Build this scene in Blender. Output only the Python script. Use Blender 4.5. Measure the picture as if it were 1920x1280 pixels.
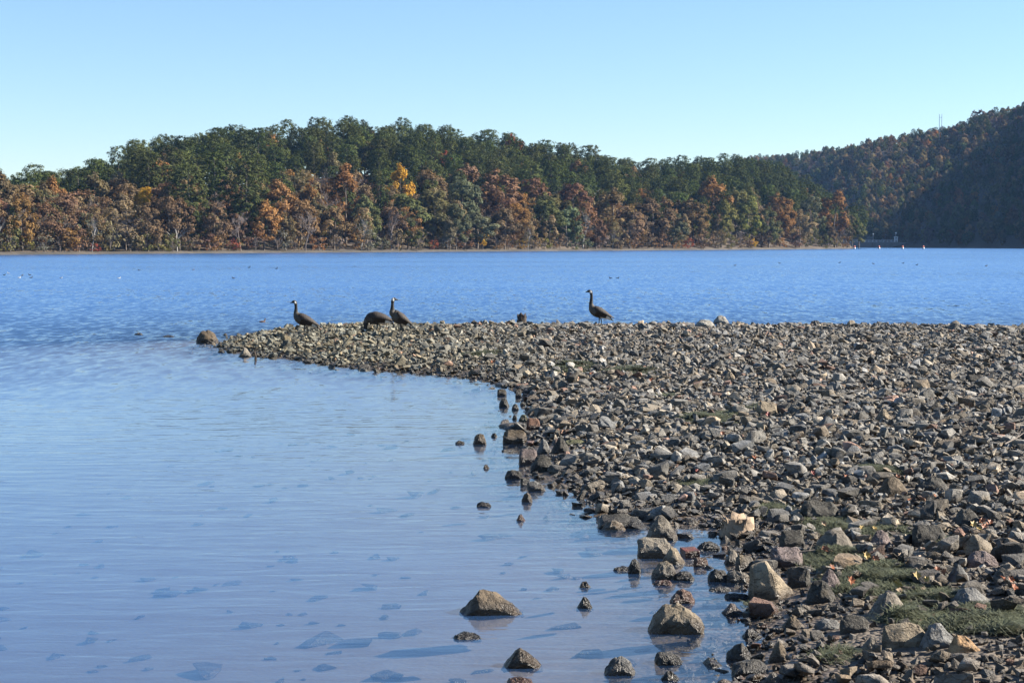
import bpy, bmesh, math, random
import numpy as np
from mathutils import Vector, Matrix

for o in list(bpy.data.objects):
    bpy.data.objects.remove(o)
scene = bpy.context.scene
COL = scene.collection
R = math.radians
rng = np.random.default_rng(11)

# ------------------------------------------------------------------ camera
CAM_H, FPX, HORIZON = 2.6, 3200.0, 456.0
PITCH = math.atan((640 - HORIZON) / FPX)
cd = bpy.data.cameras.new('camera')
cam = bpy.data.objects.new('camera', cd)
COL.objects.link(cam)
cam.location = (0, 0, CAM_H)
cam.rotation_euler = (math.pi / 2 - PITCH, 0, 0)
cd.sensor_width = 36.0
cd.lens = FPX / 1920 * 36.0
cd.clip_start = 0.1
cd.clip_end = 12000
scene.camera = cam

# ------------------------------------------------------------------ light
SUN_AZ, SUN_EL = 82.0, 31.0            # azimuth to the right of the view direction
world = bpy.data.worlds.new('World')
scene.world = world
world.use_nodes = True
wn = world.node_tree
wn.nodes.clear()
wo = wn.nodes.new('ShaderNodeOutputWorld')
wb = wn.nodes.new('ShaderNodeBackground')
sky = wn.nodes.new('ShaderNodeTexSky')
sky.sky_type = 'NISHITA'
sky.sun_disc = False
sky.sun_elevation = R(SUN_EL)
sky.sun_rotation = R(SUN_AZ)
sky.altitude = 0
sky.air_density = 1.0
sky.dust_density = 0.0
sky.ozone_density = 5.0
wb.inputs['Strength'].default_value = 0.057
wn.links.new(sky.outputs[0], wb.inputs['Color'])
wn.links.new(wb.outputs[0], wo.inputs['Surface'])

sd = bpy.data.lights.new('sun', 'SUN')
sd.energy = 5.0
sd.angle = R(0.53)
sd.color = (1.0, 0.93, 0.82)
sun = bpy.data.objects.new('sun', sd)
COL.objects.link(sun)
SUN_DIR = Vector((math.sin(R(SUN_AZ)) * math.cos(R(SUN_EL)), math.cos(R(SUN_AZ)) * math.cos(R(SUN_EL)), math.sin(R(SUN_EL))))
sun.rotation_euler = SUN_DIR.to_track_quat('Z', 'Y').to_euler()
sun.location = SUN_DIR * 50

scene.view_settings.view_transform = 'Standard'
scene.view_settings.look = 'None'
scene.view_settings.gamma = 1.0
scene.view_settings.use_curve_mapping = False
scene.view_settings.exposure = 1.65
scene.render.engine = 'CYCLES'
scene.cycles.use_denoising = True
scene.cycles.max_bounces = 8
scene.cycles.transparent_max_bounces = 16
scene.cycles.caustics_reflective = False
scene.cycles.caustics_refractive = False
scene.cycles.sample_clamp_indirect = 6.0

# ------------------------------------------------------------------ helpers
CP, SP = math.cos(PITCH), math.sin(PITCH)


def ray(px, py):
    a, b = (px - 960) / FPX, (640 - py) / FPX
    return Vector((a, CP + b * SP, -SP + b * CP))


def at_z(px, py, z=0.0):
    r = ray(px, py)
    t = (z - CAM_H) / r.z
    return Vector((r.x * t, r.y * t, z))


def at_y(px, py, y):
    r = ray(px, py)
    t = y / r.y
    return Vector((r.x * t, y, CAM_H + r.z * t))


def project(P):
    """world points (n,3) -> photo pixels (n,2) and depth"""
    P = np.asarray(P, float)
    d = P[:, 1] * CP - (P[:, 2] - CAM_H) * SP
    u = P[:, 1] * SP + (P[:, 2] - CAM_H) * CP
    d = np.maximum(d, 1e-3)
    return 960 + FPX * P[:, 0] / d, 640 - FPX * u / d, d


def hash2(ix, iy, s):
    h = np.sin(ix * 127.1 + iy * 311.7 + s * 74.7) * 43758.5453
    return h - np.floor(h)


def vnoise(x, y, s=0):
    ix, iy = np.floor(x), np.floor(y)
    fx, fy = x - ix, y - iy
    fx, fy = fx * fx * (3 - 2 * fx), fy * fy * (3 - 2 * fy)
    a, b = hash2(ix, iy, s), hash2(ix + 1, iy, s)
    c, d = hash2(ix, iy + 1, s), hash2(ix + 1, iy + 1, s)
    return (a + (b - a) * fx) * (1 - fy) + (c + (d - c) * fx) * fy - 0.5


def fbm(x, y, s=0, o=4):
    t, a = 0, 1.0
    for k in range(o):
        t = t + a * vnoise(x * 2 ** k, y * 2 ** k, s + k)
        a *= 0.5
    return t


def smooth(x):
    x = np.clip(x, 0, 1)
    return x * x * (3 - 2 * x)


def tag(o, label=None, cat=None, group=None, kind=None):
    if label:
        o['label'] = label
    if cat:
        o['category'] = cat
    if group:
        o['group'] = group
    if kind:
        o['kind'] = kind
    return o


def mesh_np(name, V, F, mat=None, smooth_shade=False, mats=None, midx=None):
    """V (n,3); F (m,k) array, or list of such arrays"""
    Fs = F if isinstance(F, list) else [F]
    me = bpy.data.meshes.new(name)
    V = np.asarray(V, np.float32)
    loops = np.concatenate([np.asarray(f, np.int32).ravel() for f in Fs])
    tot = np.concatenate([np.full(len(f), np.asarray(f).shape[1], np.int32) for f in Fs])
    st = np.concatenate([[0], np.cumsum(tot)[:-1]]).astype(np.int32)
    me.vertices.add(len(V))
    me.vertices.foreach_set('co', V.ravel())
    me.loops.add(len(loops))
    me.loops.foreach_set('vertex_index', loops)
    me.polygons.add(len(tot))
    me.polygons.foreach_set('loop_start', st)
    try:
        me.polygons.foreach_set('loop_total', tot)
    except Exception:
        pass
    me.polygons.foreach_set('use_smooth', np.full(len(tot), smooth_shade, bool))
    me.update(calc_edges=True)
    for m in (mats or ([mat] if mat else [])):
        me.materials.append(m)
    if midx is not None:
        me.polygons.foreach_set('material_index', np.asarray(midx, np.int32))
    return me


def attr_f(me, name, arr):
    a = me.attributes.new(name, 'FLOAT', 'POINT')
    a.data.foreach_set('value', np.asarray(arr, np.float32))


def attr_v(me, name, arr):
    a = me.attributes.new(name, 'FLOAT_VECTOR', 'POINT')
    a.data.foreach_set('vector', np.asarray(arr, np.float32).ravel())


def link(name, me, parent=None, loc=None):
    o = bpy.data.objects.new(name, me)
    COL.objects.link(o)
    if parent:
        o.parent = parent
    if loc is not None:
        o.location = loc
    return o


def grid_faces(nx, ny):
    i = np.arange(nx - 1)[None, :] + np.arange(ny - 1)[:, None] * nx
    i = i.ravel()
    return np.stack([i, i + 1, i + nx + 1, i + nx], 1)


class MB:
    """collects pieces into one mesh"""

    def __init__(s):
        s.V, s.F, s.A, s.n = [], [], [], 0

    def add(s, V, F, a=0.0):
        V = np.asarray(V, float)
        s.V.append(V)
        for f in (F if isinstance(F, list) else [F]):
            s.F.append(np.asarray(f) + s.n)
        s.A.append(np.full(len(V), a) if np.isscalar(a) else a)
        s.n += len(V)

    def tube(s, pts, rad, k=6, a=0.0, cap=False):
        pts = np.asarray(pts, float)
        n = len(pts)
        rad = np.broadcast_to(np.asarray(rad, float), (n,))
        T = np.gradient(pts, axis=0)
        T /= np.linalg.norm(T, axis=1)[:, None] + 1e-9
        ref = np.array([0.31, 0.17, 0.93]) if abs(T[:, 2]).mean() < 0.8 else np.array([1.0, 0.1, 0])
        U = np.cross(T, ref)
        U /= np.linalg.norm(U, axis=1)[:, None] + 1e-9
        W = np.cross(T, U)
        th = np.arange(k) / k * 2 * np.pi
        ring = pts[:, None] + rad[:, None, None] * (np.cos(th)[None, :, None] * U[:, None] + np.sin(th)[None, :, None] * W[:, None])
        i = np.arange(k)
        f = []
        for r in range(n - 1):
            f.append(np.stack([r * k + i, r * k + (i + 1) % k, (r + 1) * k + (i + 1) % k, (r + 1) * k + i], 1))
        s.add(ring.reshape(-1, 3), np.concatenate(f), a)
        if cap:
            b = s.n - n * k
            s.F.append(np.array([list(range(b, b + k))[::-1]]))
            s.F.append(np.array([list(range(b + (n - 1) * k, b + n * k))]))

    def box(s, c, d, a=0.0, rz=0.0):
        x, y, z = np.asarray(d) / 2
        v = np.array([[-x, -y, -z], [x, -y, -z], [x, y, -z], [-x, y, -z], [-x, -y, z], [x, -y, z], [x, y, z], [-x, y, z]])
        cc, ss = math.cos(rz), math.sin(rz)
        v = v @ np.array([[cc, ss, 0], [-ss, cc, 0], [0, 0, 1]]) + np.asarray(c)
        s.add(v, np.array([[3, 2, 1, 0], [4, 5, 6, 7], [0, 1, 5, 4], [1, 2, 6, 5], [2, 3, 7, 6], [3, 0, 4, 7]]), a)

    def mesh(s, name, mat=None, sm=False, attr=None, mats=None):
        V = np.concatenate(s.V)
        by = {}
        for f in s.F:
            by.setdefault(f.shape[1], []).append(f)
        me = mesh_np(name, V, [np.concatenate(x) for x in by.values()], mat, sm, mats)
        if attr:
            attr_f(me, attr, np.concatenate(s.A))
        return me


# ------------------------------------------------------------------ materials
def new_mat(name):
    m = bpy.data.materials.new(name)
    m.use_nodes = True
    nt = m.node_tree
    nt.nodes.clear()
    return m, nt, nt.nodes.new('ShaderNodeOutputMaterial')


class NT:
    def __init__(s, nt):
        s.nt = nt

    def n(s, t, **kw):
        x = s.nt.nodes.new(t)
        for k, v in kw.items():
            setattr(x, k, v)
        return x

    def put(s, sock, v):
        if hasattr(v, 'is_linked') or hasattr(v, 'links'):
            s.nt.links.new(v, sock)
        else:
            if hasattr(sock.default_value, '__len__') and not hasattr(v, '__len__'):
                v = (v, v, v)
            if hasattr(sock.default_value, '__len__') and len(sock.default_value) == 4 and len(v) == 3:
                v = (*v, 1)
            sock.default_value = v

    def math(s, op, a, b=0.0, c=None, clamp=False):
        x = s.n('ShaderNodeMath', operation=op, use_clamp=clamp)
        s.put(x.inputs[0], a)
        s.put(x.inputs[1], b)
        if c is not None:
            s.put(x.inputs[2], c)
        return x.outputs[0]

    def noise(s, vec, scale, detail=4, rough=0.55, dist=0.0):
        x = s.n('ShaderNodeTexNoise')
        s.put(x.inputs['Vector'], vec)
        x.inputs['Scale'].default_value = scale
        x.inputs['Detail'].default_value = detail
        x.inputs['Roughness'].default_value = rough
        x.inputs['Distortion'].default_value = dist
        return x.outputs['Fac']

    def mapping(s, vec, scale=(1, 1, 1), rot=(0, 0, 0), loc=(0, 0, 0)):
        x = s.n('ShaderNodeMapping')
        s.put(x.inputs['Vector'], vec)
        x.inputs['Scale'].default_value = scale
        x.inputs['Rotation'].default_value = rot
        x.inputs['Location'].default_value = loc
        return x.outputs[0]

    def ramp(s, f, a, b, lo=0.0, hi=1.0):
        x = s.n('ShaderNodeMapRange', interpolation_type='SMOOTHSTEP')
        s.put(x.inputs[0], f)
        x.inputs[1].default_value = a
        x.inputs[2].default_value = b
        s.put(x.inputs[3], lo)
        s.put(x.inputs[4], hi)
        return x.outputs[0]

    def mix(s, f, a, b, mode='MIX'):
        x = s.n('ShaderNodeMix', data_type='RGBA', blend_type=mode)
        s.put(x.inputs[0], f)
        s.put(x.inputs[6], a)
        s.put(x.inputs[7], b)
        return x.outputs[2]

    def bump(s, h, strength=0.5, dist=0.02, normal=None):
        x = s.n('ShaderNodeBump')
        x.inputs['Strength'].default_value = strength
        x.inputs['Distance'].default_value = dist
        s.put(x.inputs['Height'], h)
        if normal is not None:
            s.put(x.inputs['Normal'], normal)
        return x.outputs[0]

    def pos(s):
        return s.n('ShaderNodeNewGeometry').outputs['Position']

    def attr(s, name, typ='GEOMETRY'):
        x = s.n('ShaderNodeAttribute', attribute_type=typ)
        x.attribute_name = name
        return x


def stone_material(name, source, wet_level=0.09):
    """source: GEOMETRY (colour stored per stone) or OBJECT (obj['tint'])"""
    m, nt, out = new_mat(name)
    k = NT(nt)
    P = k.pos()
    tint = k.attr('tint', source).outputs['Color']
    n1 = k.noise(P, 9.0, 5, 0.6)
    n2 = k.noise(P, 38.0, 4, 0.65)
    n3 = k.noise(P, 4.3, 3, 0.5)
    c = k.mix(k.ramp(n1, 0.32, 0.68), k.mix(1.0, tint, (0.66, 0.65, 0.64), 'MULTIPLY'), k.mix(1.0, tint, (1.22, 1.2, 1.16), 'MULTIPLY'))
    c = k.mix(k.ramp(n2, 0.55, 0.75, 0.0, 0.45), c, k.mix(1.0, tint, (0.42, 0.41, 0.38), 'MULTIPLY'))
    vein = k.noise(k.mapping(P, (1, 1, 2.2), (0.4, 0.3, 0.0)), 6.0, 4, 0.6, 0.8)
    crack = k.ramp(k.math('ABSOLUTE', k.math('SUBTRACT', vein, 0.5)), 0.0, 0.022, 0.75, 0.0)
    c = k.mix(crack, c, k.mix(1.0, tint, (0.35, 0.33, 0.3), 'MULTIPLY'))
    lich = k.ramp(k.noise(P, 17.0, 5, 0.7), 0.62, 0.68, 0.0, 0.55)
    c = k.mix(lich, c, k.mix(0.5, c, (0.30, 0.29, 0.25)))
    c = k.mix(k.ramp(n3, 0.6, 0.72, 0.0, 0.5), c, k.mix(1.0, tint, (1.15, 0.98, 0.72), 'MULTIPLY'))
    sep = k.n('ShaderNodeSeparateXYZ')
    k.put(sep.inputs[0], P)
    wz = k.math('ADD', sep.outputs['Z'], k.math('MULTIPLY', k.math('SUBTRACT', k.noise(P, 2.6, 3), 0.5), 0.16))
    wet = k.ramp(wz, wet_level * 0.4, wet_level * 1.5, 1.0, 0.0)
    c = k.mix(wet, c, k.mix(1.0, c, (0.36, 0.33, 0.30), 'MULTIPLY'))
    b = k.n('ShaderNodeBsdfPrincipled')
    k.put(b.inputs['Base Color'], c)
    k.put(b.inputs['Roughness'], k.math('SUBTRACT', 0.88, k.math('MULTIPLY', wet, 0.58)))
    b.inputs['Specular IOR Level'].default_value = 0.35
    nh = k.math('ADD', k.math('ADD', k.math('MULTIPLY', n2, 0.9), k.math('MULTIPLY', n1, 1.2)), k.math('MULTIPLY', k.noise(P, 90, 3, 0.6), 0.7))
    nh = k.math('SUBTRACT', nh, k.math('MULTIPLY', crack, 0.5))
    k.put(b.inputs['Normal'], k.bump(nh, 0.8, 0.022))
    k.put(out.inputs[0], b.outputs[0])
    return m


M_STONE_STUFF = stone_material('loose_stone', 'GEOMETRY')
M_STONE = stone_material('stone', 'OBJECT')
M_STONE_LOW = stone_material('stone_at_waterline', 'OBJECT', 0.085)


def leaf_material(name, rough=0.6, transl=0.28):
    m, nt, out = new_mat(name)
    k = NT(nt)
    tint = k.attr('tint', 'INSTANCER').outputs['Color']
    v = k.attr('v', 'GEOMETRY').outputs['Fac']
    c = k.mix(v, k.mix(1.0, tint, (0.55, 0.58, 0.6), 'MULTIPLY'), k.mix(1.0, tint, (1.45, 1.4, 1.25), 'MULTIPLY'))
    d = k.n('ShaderNodeBsdfDiffuse')
    t = k.n('ShaderNodeBsdfTranslucent')
    k.put(d.inputs['Color'], c)
    k.put(t.inputs['Color'], k.mix(1.0, c, (1.2, 1.1, 0.7), 'MULTIPLY'))
    mx = k.n('ShaderNodeMixShader')
    mx.inputs[0].default_value = transl
    k.put(mx.inputs[1], d.outputs[0])
    k.put(mx.inputs[2], t.outputs[0])
    k.put(out.inputs[0], mx.outputs[0])
    return m


M_LEAF = leaf_material('broad_leaves')
M_NEEDLE = leaf_material('pine_needles', transl=0.15)


def simple_mat(name, col, rough=0.7, nscale=None, namp=0.3, metallic=0.0, bump=0.0):
    m, nt, out = new_mat(name)
    k = NT(nt)
    b = k.n('ShaderNodeBsdfPrincipled')
    if nscale:
        f = k.noise(k.pos(), nscale, 4)
        c = k.mix(f, tuple(x * (1 - namp) for x in col), tuple(x * (1 + namp) for x in col))
        k.put(b.inputs['Base Color'], c)
        if bump:
            k.put(b.inputs['Normal'], k.bump(f, 0.6, bump))
    else:
        k.put(b.inputs['Base Color'], col)
    b.inputs['Roughness'].default_value = rough
    b.inputs['Metallic'].default_value = metallic
    k.put(out.inputs[0], b.outputs[0])
    return m


M_BARK = simple_mat('bark', (0.13, 0.105, 0.085), 0.9, 1.2, 0.35)
M_BARK_PALE = simple_mat('pale_bark', (0.27, 0.25, 0.225), 0.9, 1.0, 0.3)
M_TWIG = simple_mat('twigs', (0.17, 0.135, 0.115), 0.9, 0.8, 0.3)


def ground_material(name, c1, c2, c3, scale, wet=True):
    m, nt, out = new_mat(name)
    k = NT(nt)
    P = k.pos()
    a = k.noise(P, scale, 6, 0.65)
    b_ = k.noise(P, scale * 6.3, 5, 0.7)
    vo = k.n('ShaderNodeTexVoronoi')
    k.put(vo.inputs['Vector'], P)
    vo.inputs['Scale'].default_value = 26
    c = k.mix(k.ramp(a, 0.35, 0.65), c1, c2)
    c = k.mix(k.ramp(b_, 0.5, 0.7, 0.0, 0.6), c, c3)
    sc_ = k.n('ShaderNodeSeparateColor')
    k.put(sc_.inputs[0], vo.outputs['Color'])
    c = k.mix(k.math('MULTIPLY', sc_.outputs[0], 0.45), c, k.mix(1.0, c, (0.35, 0.34, 0.33), 'MULTIPLY'))
    b = k.n('ShaderNodeBsdfPrincipled')
    if wet:
        sep = k.n('ShaderNodeSeparateXYZ')
        k.put(sep.inputs[0], P)
        # pale silt has settled on the bed
        c = k.mix(k.ramp(k.math('ADD', sep.outputs['Z'], k.math('MULTIPLY', k.math('SUBTRACT', b_, 0.5), 0.15)), -0.22, -0.06, 0.85, 0.0), c, (0.23, 0.19, 0.145))
        w = k.ramp(k.math('ADD', sep.outputs['Z'], k.math('MULTIPLY', k.math('SUBTRACT', a, 0.5), 0.12)), 0.03, 0.14, 1.0, 0.0)
        c = k.mix(k.math('MULTIPLY', w, 0.6), c, k.mix(1.0, c, (0.62, 0.55, 0.46), 'MULTIPLY'))
        k.put(b.inputs['Roughness'], k.math('SUBTRACT', 0.92, k.math('MULTIPLY', w, 0.5)))
    else:
        b.inputs['Roughness'].default_value = 0.95
    k.put(b.inputs['Base Color'], c)
    hgt = k.math('ADD', k.math('MULTIPLY', b_, 0.6), k.math('MULTIPLY', vo.outputs['Distance'], -0.8))
    if wet:      # the silt bed lies smooth
        hgt = k.math('MULTIPLY', hgt, k.ramp(sep.outputs['Z'], -0.15, 0.0, 0.12, 1.0))
    k.put(b.inputs['Normal'], k.bump(hgt, 0.9, 0.03))
    k.put(out.inputs[0], b.outputs[0])
    return m


M_BANK = ground_material('gravelly_mud', (0.105, 0.084, 0.063), (0.145, 0.116, 0.088), (0.055, 0.044, 0.034), 1.7)
M_LITTER = ground_material('leaf_litter', (0.075, 0.055, 0.038), (0.11, 0.078, 0.05), (0.045, 0.04, 0.028), 0.09, wet=False)
M_STRAND = ground_material('stony_strand', (0.095, 0.08, 0.064), (0.045, 0.04, 0.033), (0.03, 0.026, 0.022), 0.07, wet=False)


def water_material():
    m, nt, out = new_mat('lake_water')
    k = NT(nt)
    P = k.pos()
    sep = k.n('ShaderNodeSeparateXYZ')
    k.put(sep.inputs[0], P)
    calm = k.attr('calm').outputs['Fac']
    depth = k.attr('depth').outputs['Fac']
    # open-water chop and, in the lee of the bank, small lapping ripples
    def chop(scale, rot, amp, detail):
        x = k.n('ShaderNodeTexNoise')
        k.put(x.inputs['Vector'], k.mapping(P, scale, (0, 0, rot)))
        x.inputs['Scale'].default_value = 1.0
        x.inputs['Detail'].default_value = detail
        x.inputs['Roughness'].default_value = 0.6
        s_ = k.n('ShaderNodeVectorMath', operation='SUBTRACT')
        k.put(s_.inputs[0], x.outputs['Color'])
        s_.inputs[1].default_value = (0.5, 0.5, 0.5)
        m_ = k.n('ShaderNodeVectorMath', operation='MULTIPLY')
        k.put(m_.inputs[0], s_.outputs[0])
        m_.inputs[1].default_value = (amp * 0.6, amp, 0.0)
        return m_.outputs[0]

    def vadd(a_, b_):
        x = k.n('ShaderNodeVectorMath', operation='ADD')
        k.put(x.inputs[0], a_)
        k.put(x.inputs[1], b_)
        return x.outputs[0]
    gust = k.ramp(k.noise(k.mapping(P, (0.006, 0.02, 1)), 1.0, 3), 0.35, 0.65, 0.6, 1.15)
    rp = k.noise(k.mapping(P, (1.7, 5.2, 1), (0, 0, -0.16)), 1.0, 3, 0.5, 0.4)
    rp2 = k.noise(k.mapping(P, (0.22, 1.3, 1), (0, 0, 0.12)), 1.0, 2, 0.5)
    hr = k.math('ADD', k.math('MULTIPLY', rp, 0.013), k.math('MULTIPLY', rp2, 0.015))
    calmn = k.bump(hr, 1.0, 0.5)
    slope = vadd(chop((4.6, 1.3, 1), 0.12, 0.68, 3), chop((0.9, 0.30, 1), -0.1, 0.18, 2))
    wv = k.n('ShaderNodeVectorMath', operation='SCALE')
    k.put(wv.inputs[0], slope)
    k.put(wv.inputs['Scale'], k.math('MULTIPLY', gust, k.math('SUBTRACT', 1.0, k.math('MULTIPLY', calm, 0.93))))
    # of ruffled water one mostly sees the wave faces turned towards the eye
    inc = k.n('ShaderNodeNewGeometry').outputs['Incoming']
    flatten = k.n('ShaderNodeVectorMath', operation='MULTIPLY')
    k.put(flatten.inputs[0], inc)
    flatten.inputs[1].default_value = (0.11, 0.11, 0.0)
    seen_ = k.n('ShaderNodeVectorMath', operation='SCALE')
    k.put(seen_.inputs[0], flatten.outputs[0])
    k.put(seen_.inputs['Scale'], k.math('SUBTRACT', 1.0, calm))
    nv = k.n('ShaderNodeVectorMath', operation='NORMALIZE')
    k.put(nv.inputs[0], vadd(vadd(calmn, wv.outputs[0]), seen_.outputs[0]))
    nrm = nv.outputs[0]
    fr = k.n('ShaderNodeFresnel')
    geo = k.n('ShaderNodeNewGeometry')
    # the same reflectance from either side, as light passes straight through the thin sheet
    k.put(fr.inputs['IOR'], k.math('ADD', 1.333, k.math('MULTIPLY', geo.outputs['Backfacing'], 0.75 - 1.333)))
    k.put(fr.inputs['Normal'], nrm)
    gl = k.n('ShaderNodeBsdfGlossy')
    gl.inputs['Roughness'].default_value = 0.03
    k.put(gl.inputs['Color'], (1, 1, 1))
    k.put(gl.inputs['Normal'], nrm)
    tr = k.n('ShaderNodeBsdfTransparent')
    k.put(tr.inputs['Color'], (0.95, 0.95, 0.92))
    body = k.n('ShaderNodeBsdfDiffuse')
    k.put(body.inputs['Color'], (0.046, 0.118, 0.275))
    # the deeper the water, the less of the bed is seen
    turb = k.math('SUBTRACT', 1.0, k.math('POWER', 2.718, k.math('MULTIPLY', depth, -1.25)))
    under = k.n('ShaderNodeMixShader')
    k.put(under.inputs[0], turb)
    k.put(under.inputs[1], tr.outputs[0])
    k.put(under.inputs[2], body.outputs[0])
    mx = k.n('ShaderNodeMixShader')
    k.put(mx.inputs[0], fr.outputs[0])
    k.put(mx.inputs[1], under.outputs[0])
    k.put(mx.inputs[2], gl.outputs[0])
    k.put(out.inputs[0], mx.outputs[0])
    return m


M_WATER = water_material()

# ------------------------------------------------------------------ shore: gravel bank, lake bed, water
shore_px = [(405, 650), (440, 661), (480, 668), (560, 676), (640, 688), (770, 699), (860, 706), (930, 717), (980, 738), (1002, 770),
            (975, 815), (1000, 850), (1015, 890), (1050, 908), (1120, 938), (1150, 972), (1225, 985), (1300, 985), (1380, 1010), (1390, 1060),
            (1440, 1120), (1425, 1170), (1440, 1200), (1390, 1245), (1370, 1290), (1330, 1400)]
poly = [tuple(at_z(*p)[:2]) for p in shore_px]
poly += [(0.3, 7.0), (-1.2, 4.0), (-4.0, 1.5), (-12, -3), (-40, -9), (-40, -30), (400, -30), (400, 60), (120, 56), (40, 50.5), (15, 50.0), (5, 50.2), (0, 50.6), (-3.6, 50.8), (-5.6, 50.3),
         (-6.9, 49.0), (-7.6, 47.0)]
poly = np.array(poly)


def signed_dist(x, y):
    """distance inside the bank (positive on land)"""
    A = poly
    B = np.roll(poly, -1, 0)
    best = np.full(x.shape, 1e9)
    inside = np.zeros(x.shape, bool)
    for (ax, ay), (bx, by) in zip(A, B):
        dx, dy = bx - ax, by - ay
        t = np.clip(((x - ax) * dx + (y - ay) * dy) / (dx * dx + dy * dy), 0, 1)
        best = np.minimum(best, np.hypot(x - ax - t * dx, y - ay - t * dy))
        c = (ay > y) != (by > y)
        with np.errstate(divide='ignore', invalid='ignore'):
            inside ^= c & (x < (bx - ax) * (y - ay) / (by - ay if by != ay else 1e-9) + ax)
    return np.where(inside, best, -best)


def bank_z(x, y):
    x, y = np.asarray(x, float), np.asarray(y, float)
    d = signed_dist(x, y) + 0.10 * fbm(x * 0.9, y * 0.9, 3)
    top = 0.36 * (1 - np.exp(-np.maximum(d, 0) / 2.4)) + 0.05 * np.maximum(8.5 - y, 0) * (d > 0) * np.clip(d / 2, 0, 1)
    top = top + np.clip(d, 0, 1) * 0.10 * fbm(x * 0.35, y * 0.35, 5, 5)
    bed = -0.30 * (1 - np.exp(np.minimum(d, 0) / 1.6)) + 0.055 * np.minimum(d + 1.5, 0) + 0.03 * fbm(x * 0.8, y * 0.8, 9)
    return np.where(d > 0, top, np.maximum(bed, -2.6))


def lines(pts):
    out = []
    for a, b, st in pts:
        out += list(np.arange(a, b, st))
    out.append(pts[-1][1])
    return np.array(out)


gx = lines([(-300, -45, 25), (-45, -14, 1.0), (-14, 20, 0.22), (20, 40, 1.0), (40, 400, 30)])
gy = lines([(-30, 4, 1.0), (4, 56, 0.22), (56, 90, 1.5)])
X, Y = np.meshgrid(gx, gy)
Z = bank_z(X, Y)
# the very edge of the sheet dips under the bed
me = mesh_np('gravel_bank', np.stack([X, Y, Z], -1).reshape(-1, 3), grid_faces(len(gx), len(gy)), M_BANK, True)
bank = tag(link('gravel_bank', me), kind='structure')

M_BED = ground_material('lake_mud', (0.10, 0.085, 0.06), (0.07, 0.06, 0.045), (0.05, 0.045, 0.035), 0.4, wet=False)
V = np.array([[-5000, -400, -2.75], [5000, -400, -2.75], [5000, 6000, -2.75], [-5000, 6000, -2.75]])
tag(link('lake_bed', mesh_np('lake_bed', V, np.array([[0, 1, 2, 3]]), M_BED)), kind='structure')

wx = lines([(-5000, -300, 400), (-300, -30, 20), (-30, 22, 0.5), (22, 60, 4), (60, 5000, 400)])
wy = lines([(-29, 4, 3), (4, 60, 0.5), (60, 140, 5), (140, 1500, 60), (1500, 6000, 500)])
X, Y = np.meshgrid(wx, wy)
me = mesh_np('water', np.stack([X, Y, 0 * X], -1).reshape(-1, 3), grid_faces(len(wx), len(wy)), M_WATER, True)
dep = np.where((Y < 90) & (X > -300) & (X < 400), -bank_z(X, Y), 2.6)
attr_f(me, 'depth', np.clip(dep, 0, 4).ravel())
# water sheltered by the spit lies calm, the open lake is ruffled
ln = (Y - (38.0 + 0.45 * (X + 8) * (X < -8)))       # a line from the spit's tip out to the left
cal = smooth((9 - ln + 6 * fbm(X / 10, Y / 10, 71)) / 24.0)
attr_f(me, 'calm', cal.ravel())
tag(link('water', me), kind='structure')


# ------------------------------------------------------------------ hills
def interp(tab, x):
    t = np.array(tab, float)
    return np.interp(x, t[:, 0], t[:, 1])


NEAR_SHORE = [(-700, 330), (-150, 365), (0, 378), (400, 438), (700, 490), (1000, 555), (1300, 640), (1500, 740), (1590, 800), (1625, 850)]
NEAR_SKY = [(-700, 330), (-300, 345), (-100, 335), (0, 342), (60, 336), (130, 322), (200, 302), (300, 262), (400, 250), (450, 244), (520, 245), (600, 234), (660, 232),
            (740, 238), (800, 236), (870, 250), (950, 262), (1000, 274), (1080, 280), (1150, 292), (1230, 307), (1330, 300), (1420, 303),
            (1480, 320), (1530, 347), (1570, 385), (1600, 440), (1625, 470)]
NEAR_D = 170.0


def near_hill(px, s):
    """pixel column of the ridge profile, metres behind the shore -> world"""
    d0 = interp(NEAR_SHORE, px)
    y = d0 + s
    x = (px - 960) / FPX * y
    dr = d0 + NEAR_D
    top = (HORIZON - interp(NEAR_SKY, px)) / FPX * dr + CAM_H - 19.5
    top = np.maximum(top, 1.5)
    f = smooth(np.clip((s - 4) / (NEAR_D - 4), 0, 1)) * 0.55 + 0.45 * np.clip((s - 4) / (NEAR_D - 4), 0, 1)
    back = smooth(np.clip((s - NEAR_D - 10) / 170, 0, 1))
    z = np.where(s < 4, -2.2 + 2.75 * smooth((s + 6) / 10.0), 0.55 + (top - 0.55) * f) * (1 - back) - 2 * back
    return x, y, z + np.where(s > 6, 1.6 * fbm(x / 40, y / 40, 21), 0)


HPX = np.arange(-700, 1626, 12.0)
HS = np.concatenate([np.arange(-6, 8, 1.0), np.arange(8, 370, 9.0)])
PXg, Sg = np.meshgrid(HPX, HS)
hx, hy, hz = near_hill(PXg, Sg)
tip = smooth((1626 - PXg) / 40)
hz = hz * tip - 2.3 * (1 - tip)
Fg = grid_faces(len(HPX), len(HS))
mi = (Sg.ravel()[Fg[:, 0]] < 6).astype(int)
me = mesh_np('hill', np.stack([hx, hy, hz], -1).reshape(-1, 3), Fg, None, True, [M_LITTER, M_STRAND], mi)
tag(link('hill', me), kind='structure')

FAR_SHORE = [(1350, 1250), (1560, 1080), (1620, 1010), (1720, 960), (1920, 870), (2300, 720), (2700, 560), (3200, 420)]
FAR_SKY = [(1350, 315), (1400, 296), (1480, 286), (1560, 276), (1600, 267), (1650, 257), (1700, 250), (1760, 240), (1800, 230), (1850, 213), (1920, 200), (2050, 134), (2200, 58), (2400, -58), (2700, -145), (3200, -150)]  # last columns lie out of view, their ridge raised to shade the lower slope
FAR_D = 380.0


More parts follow.
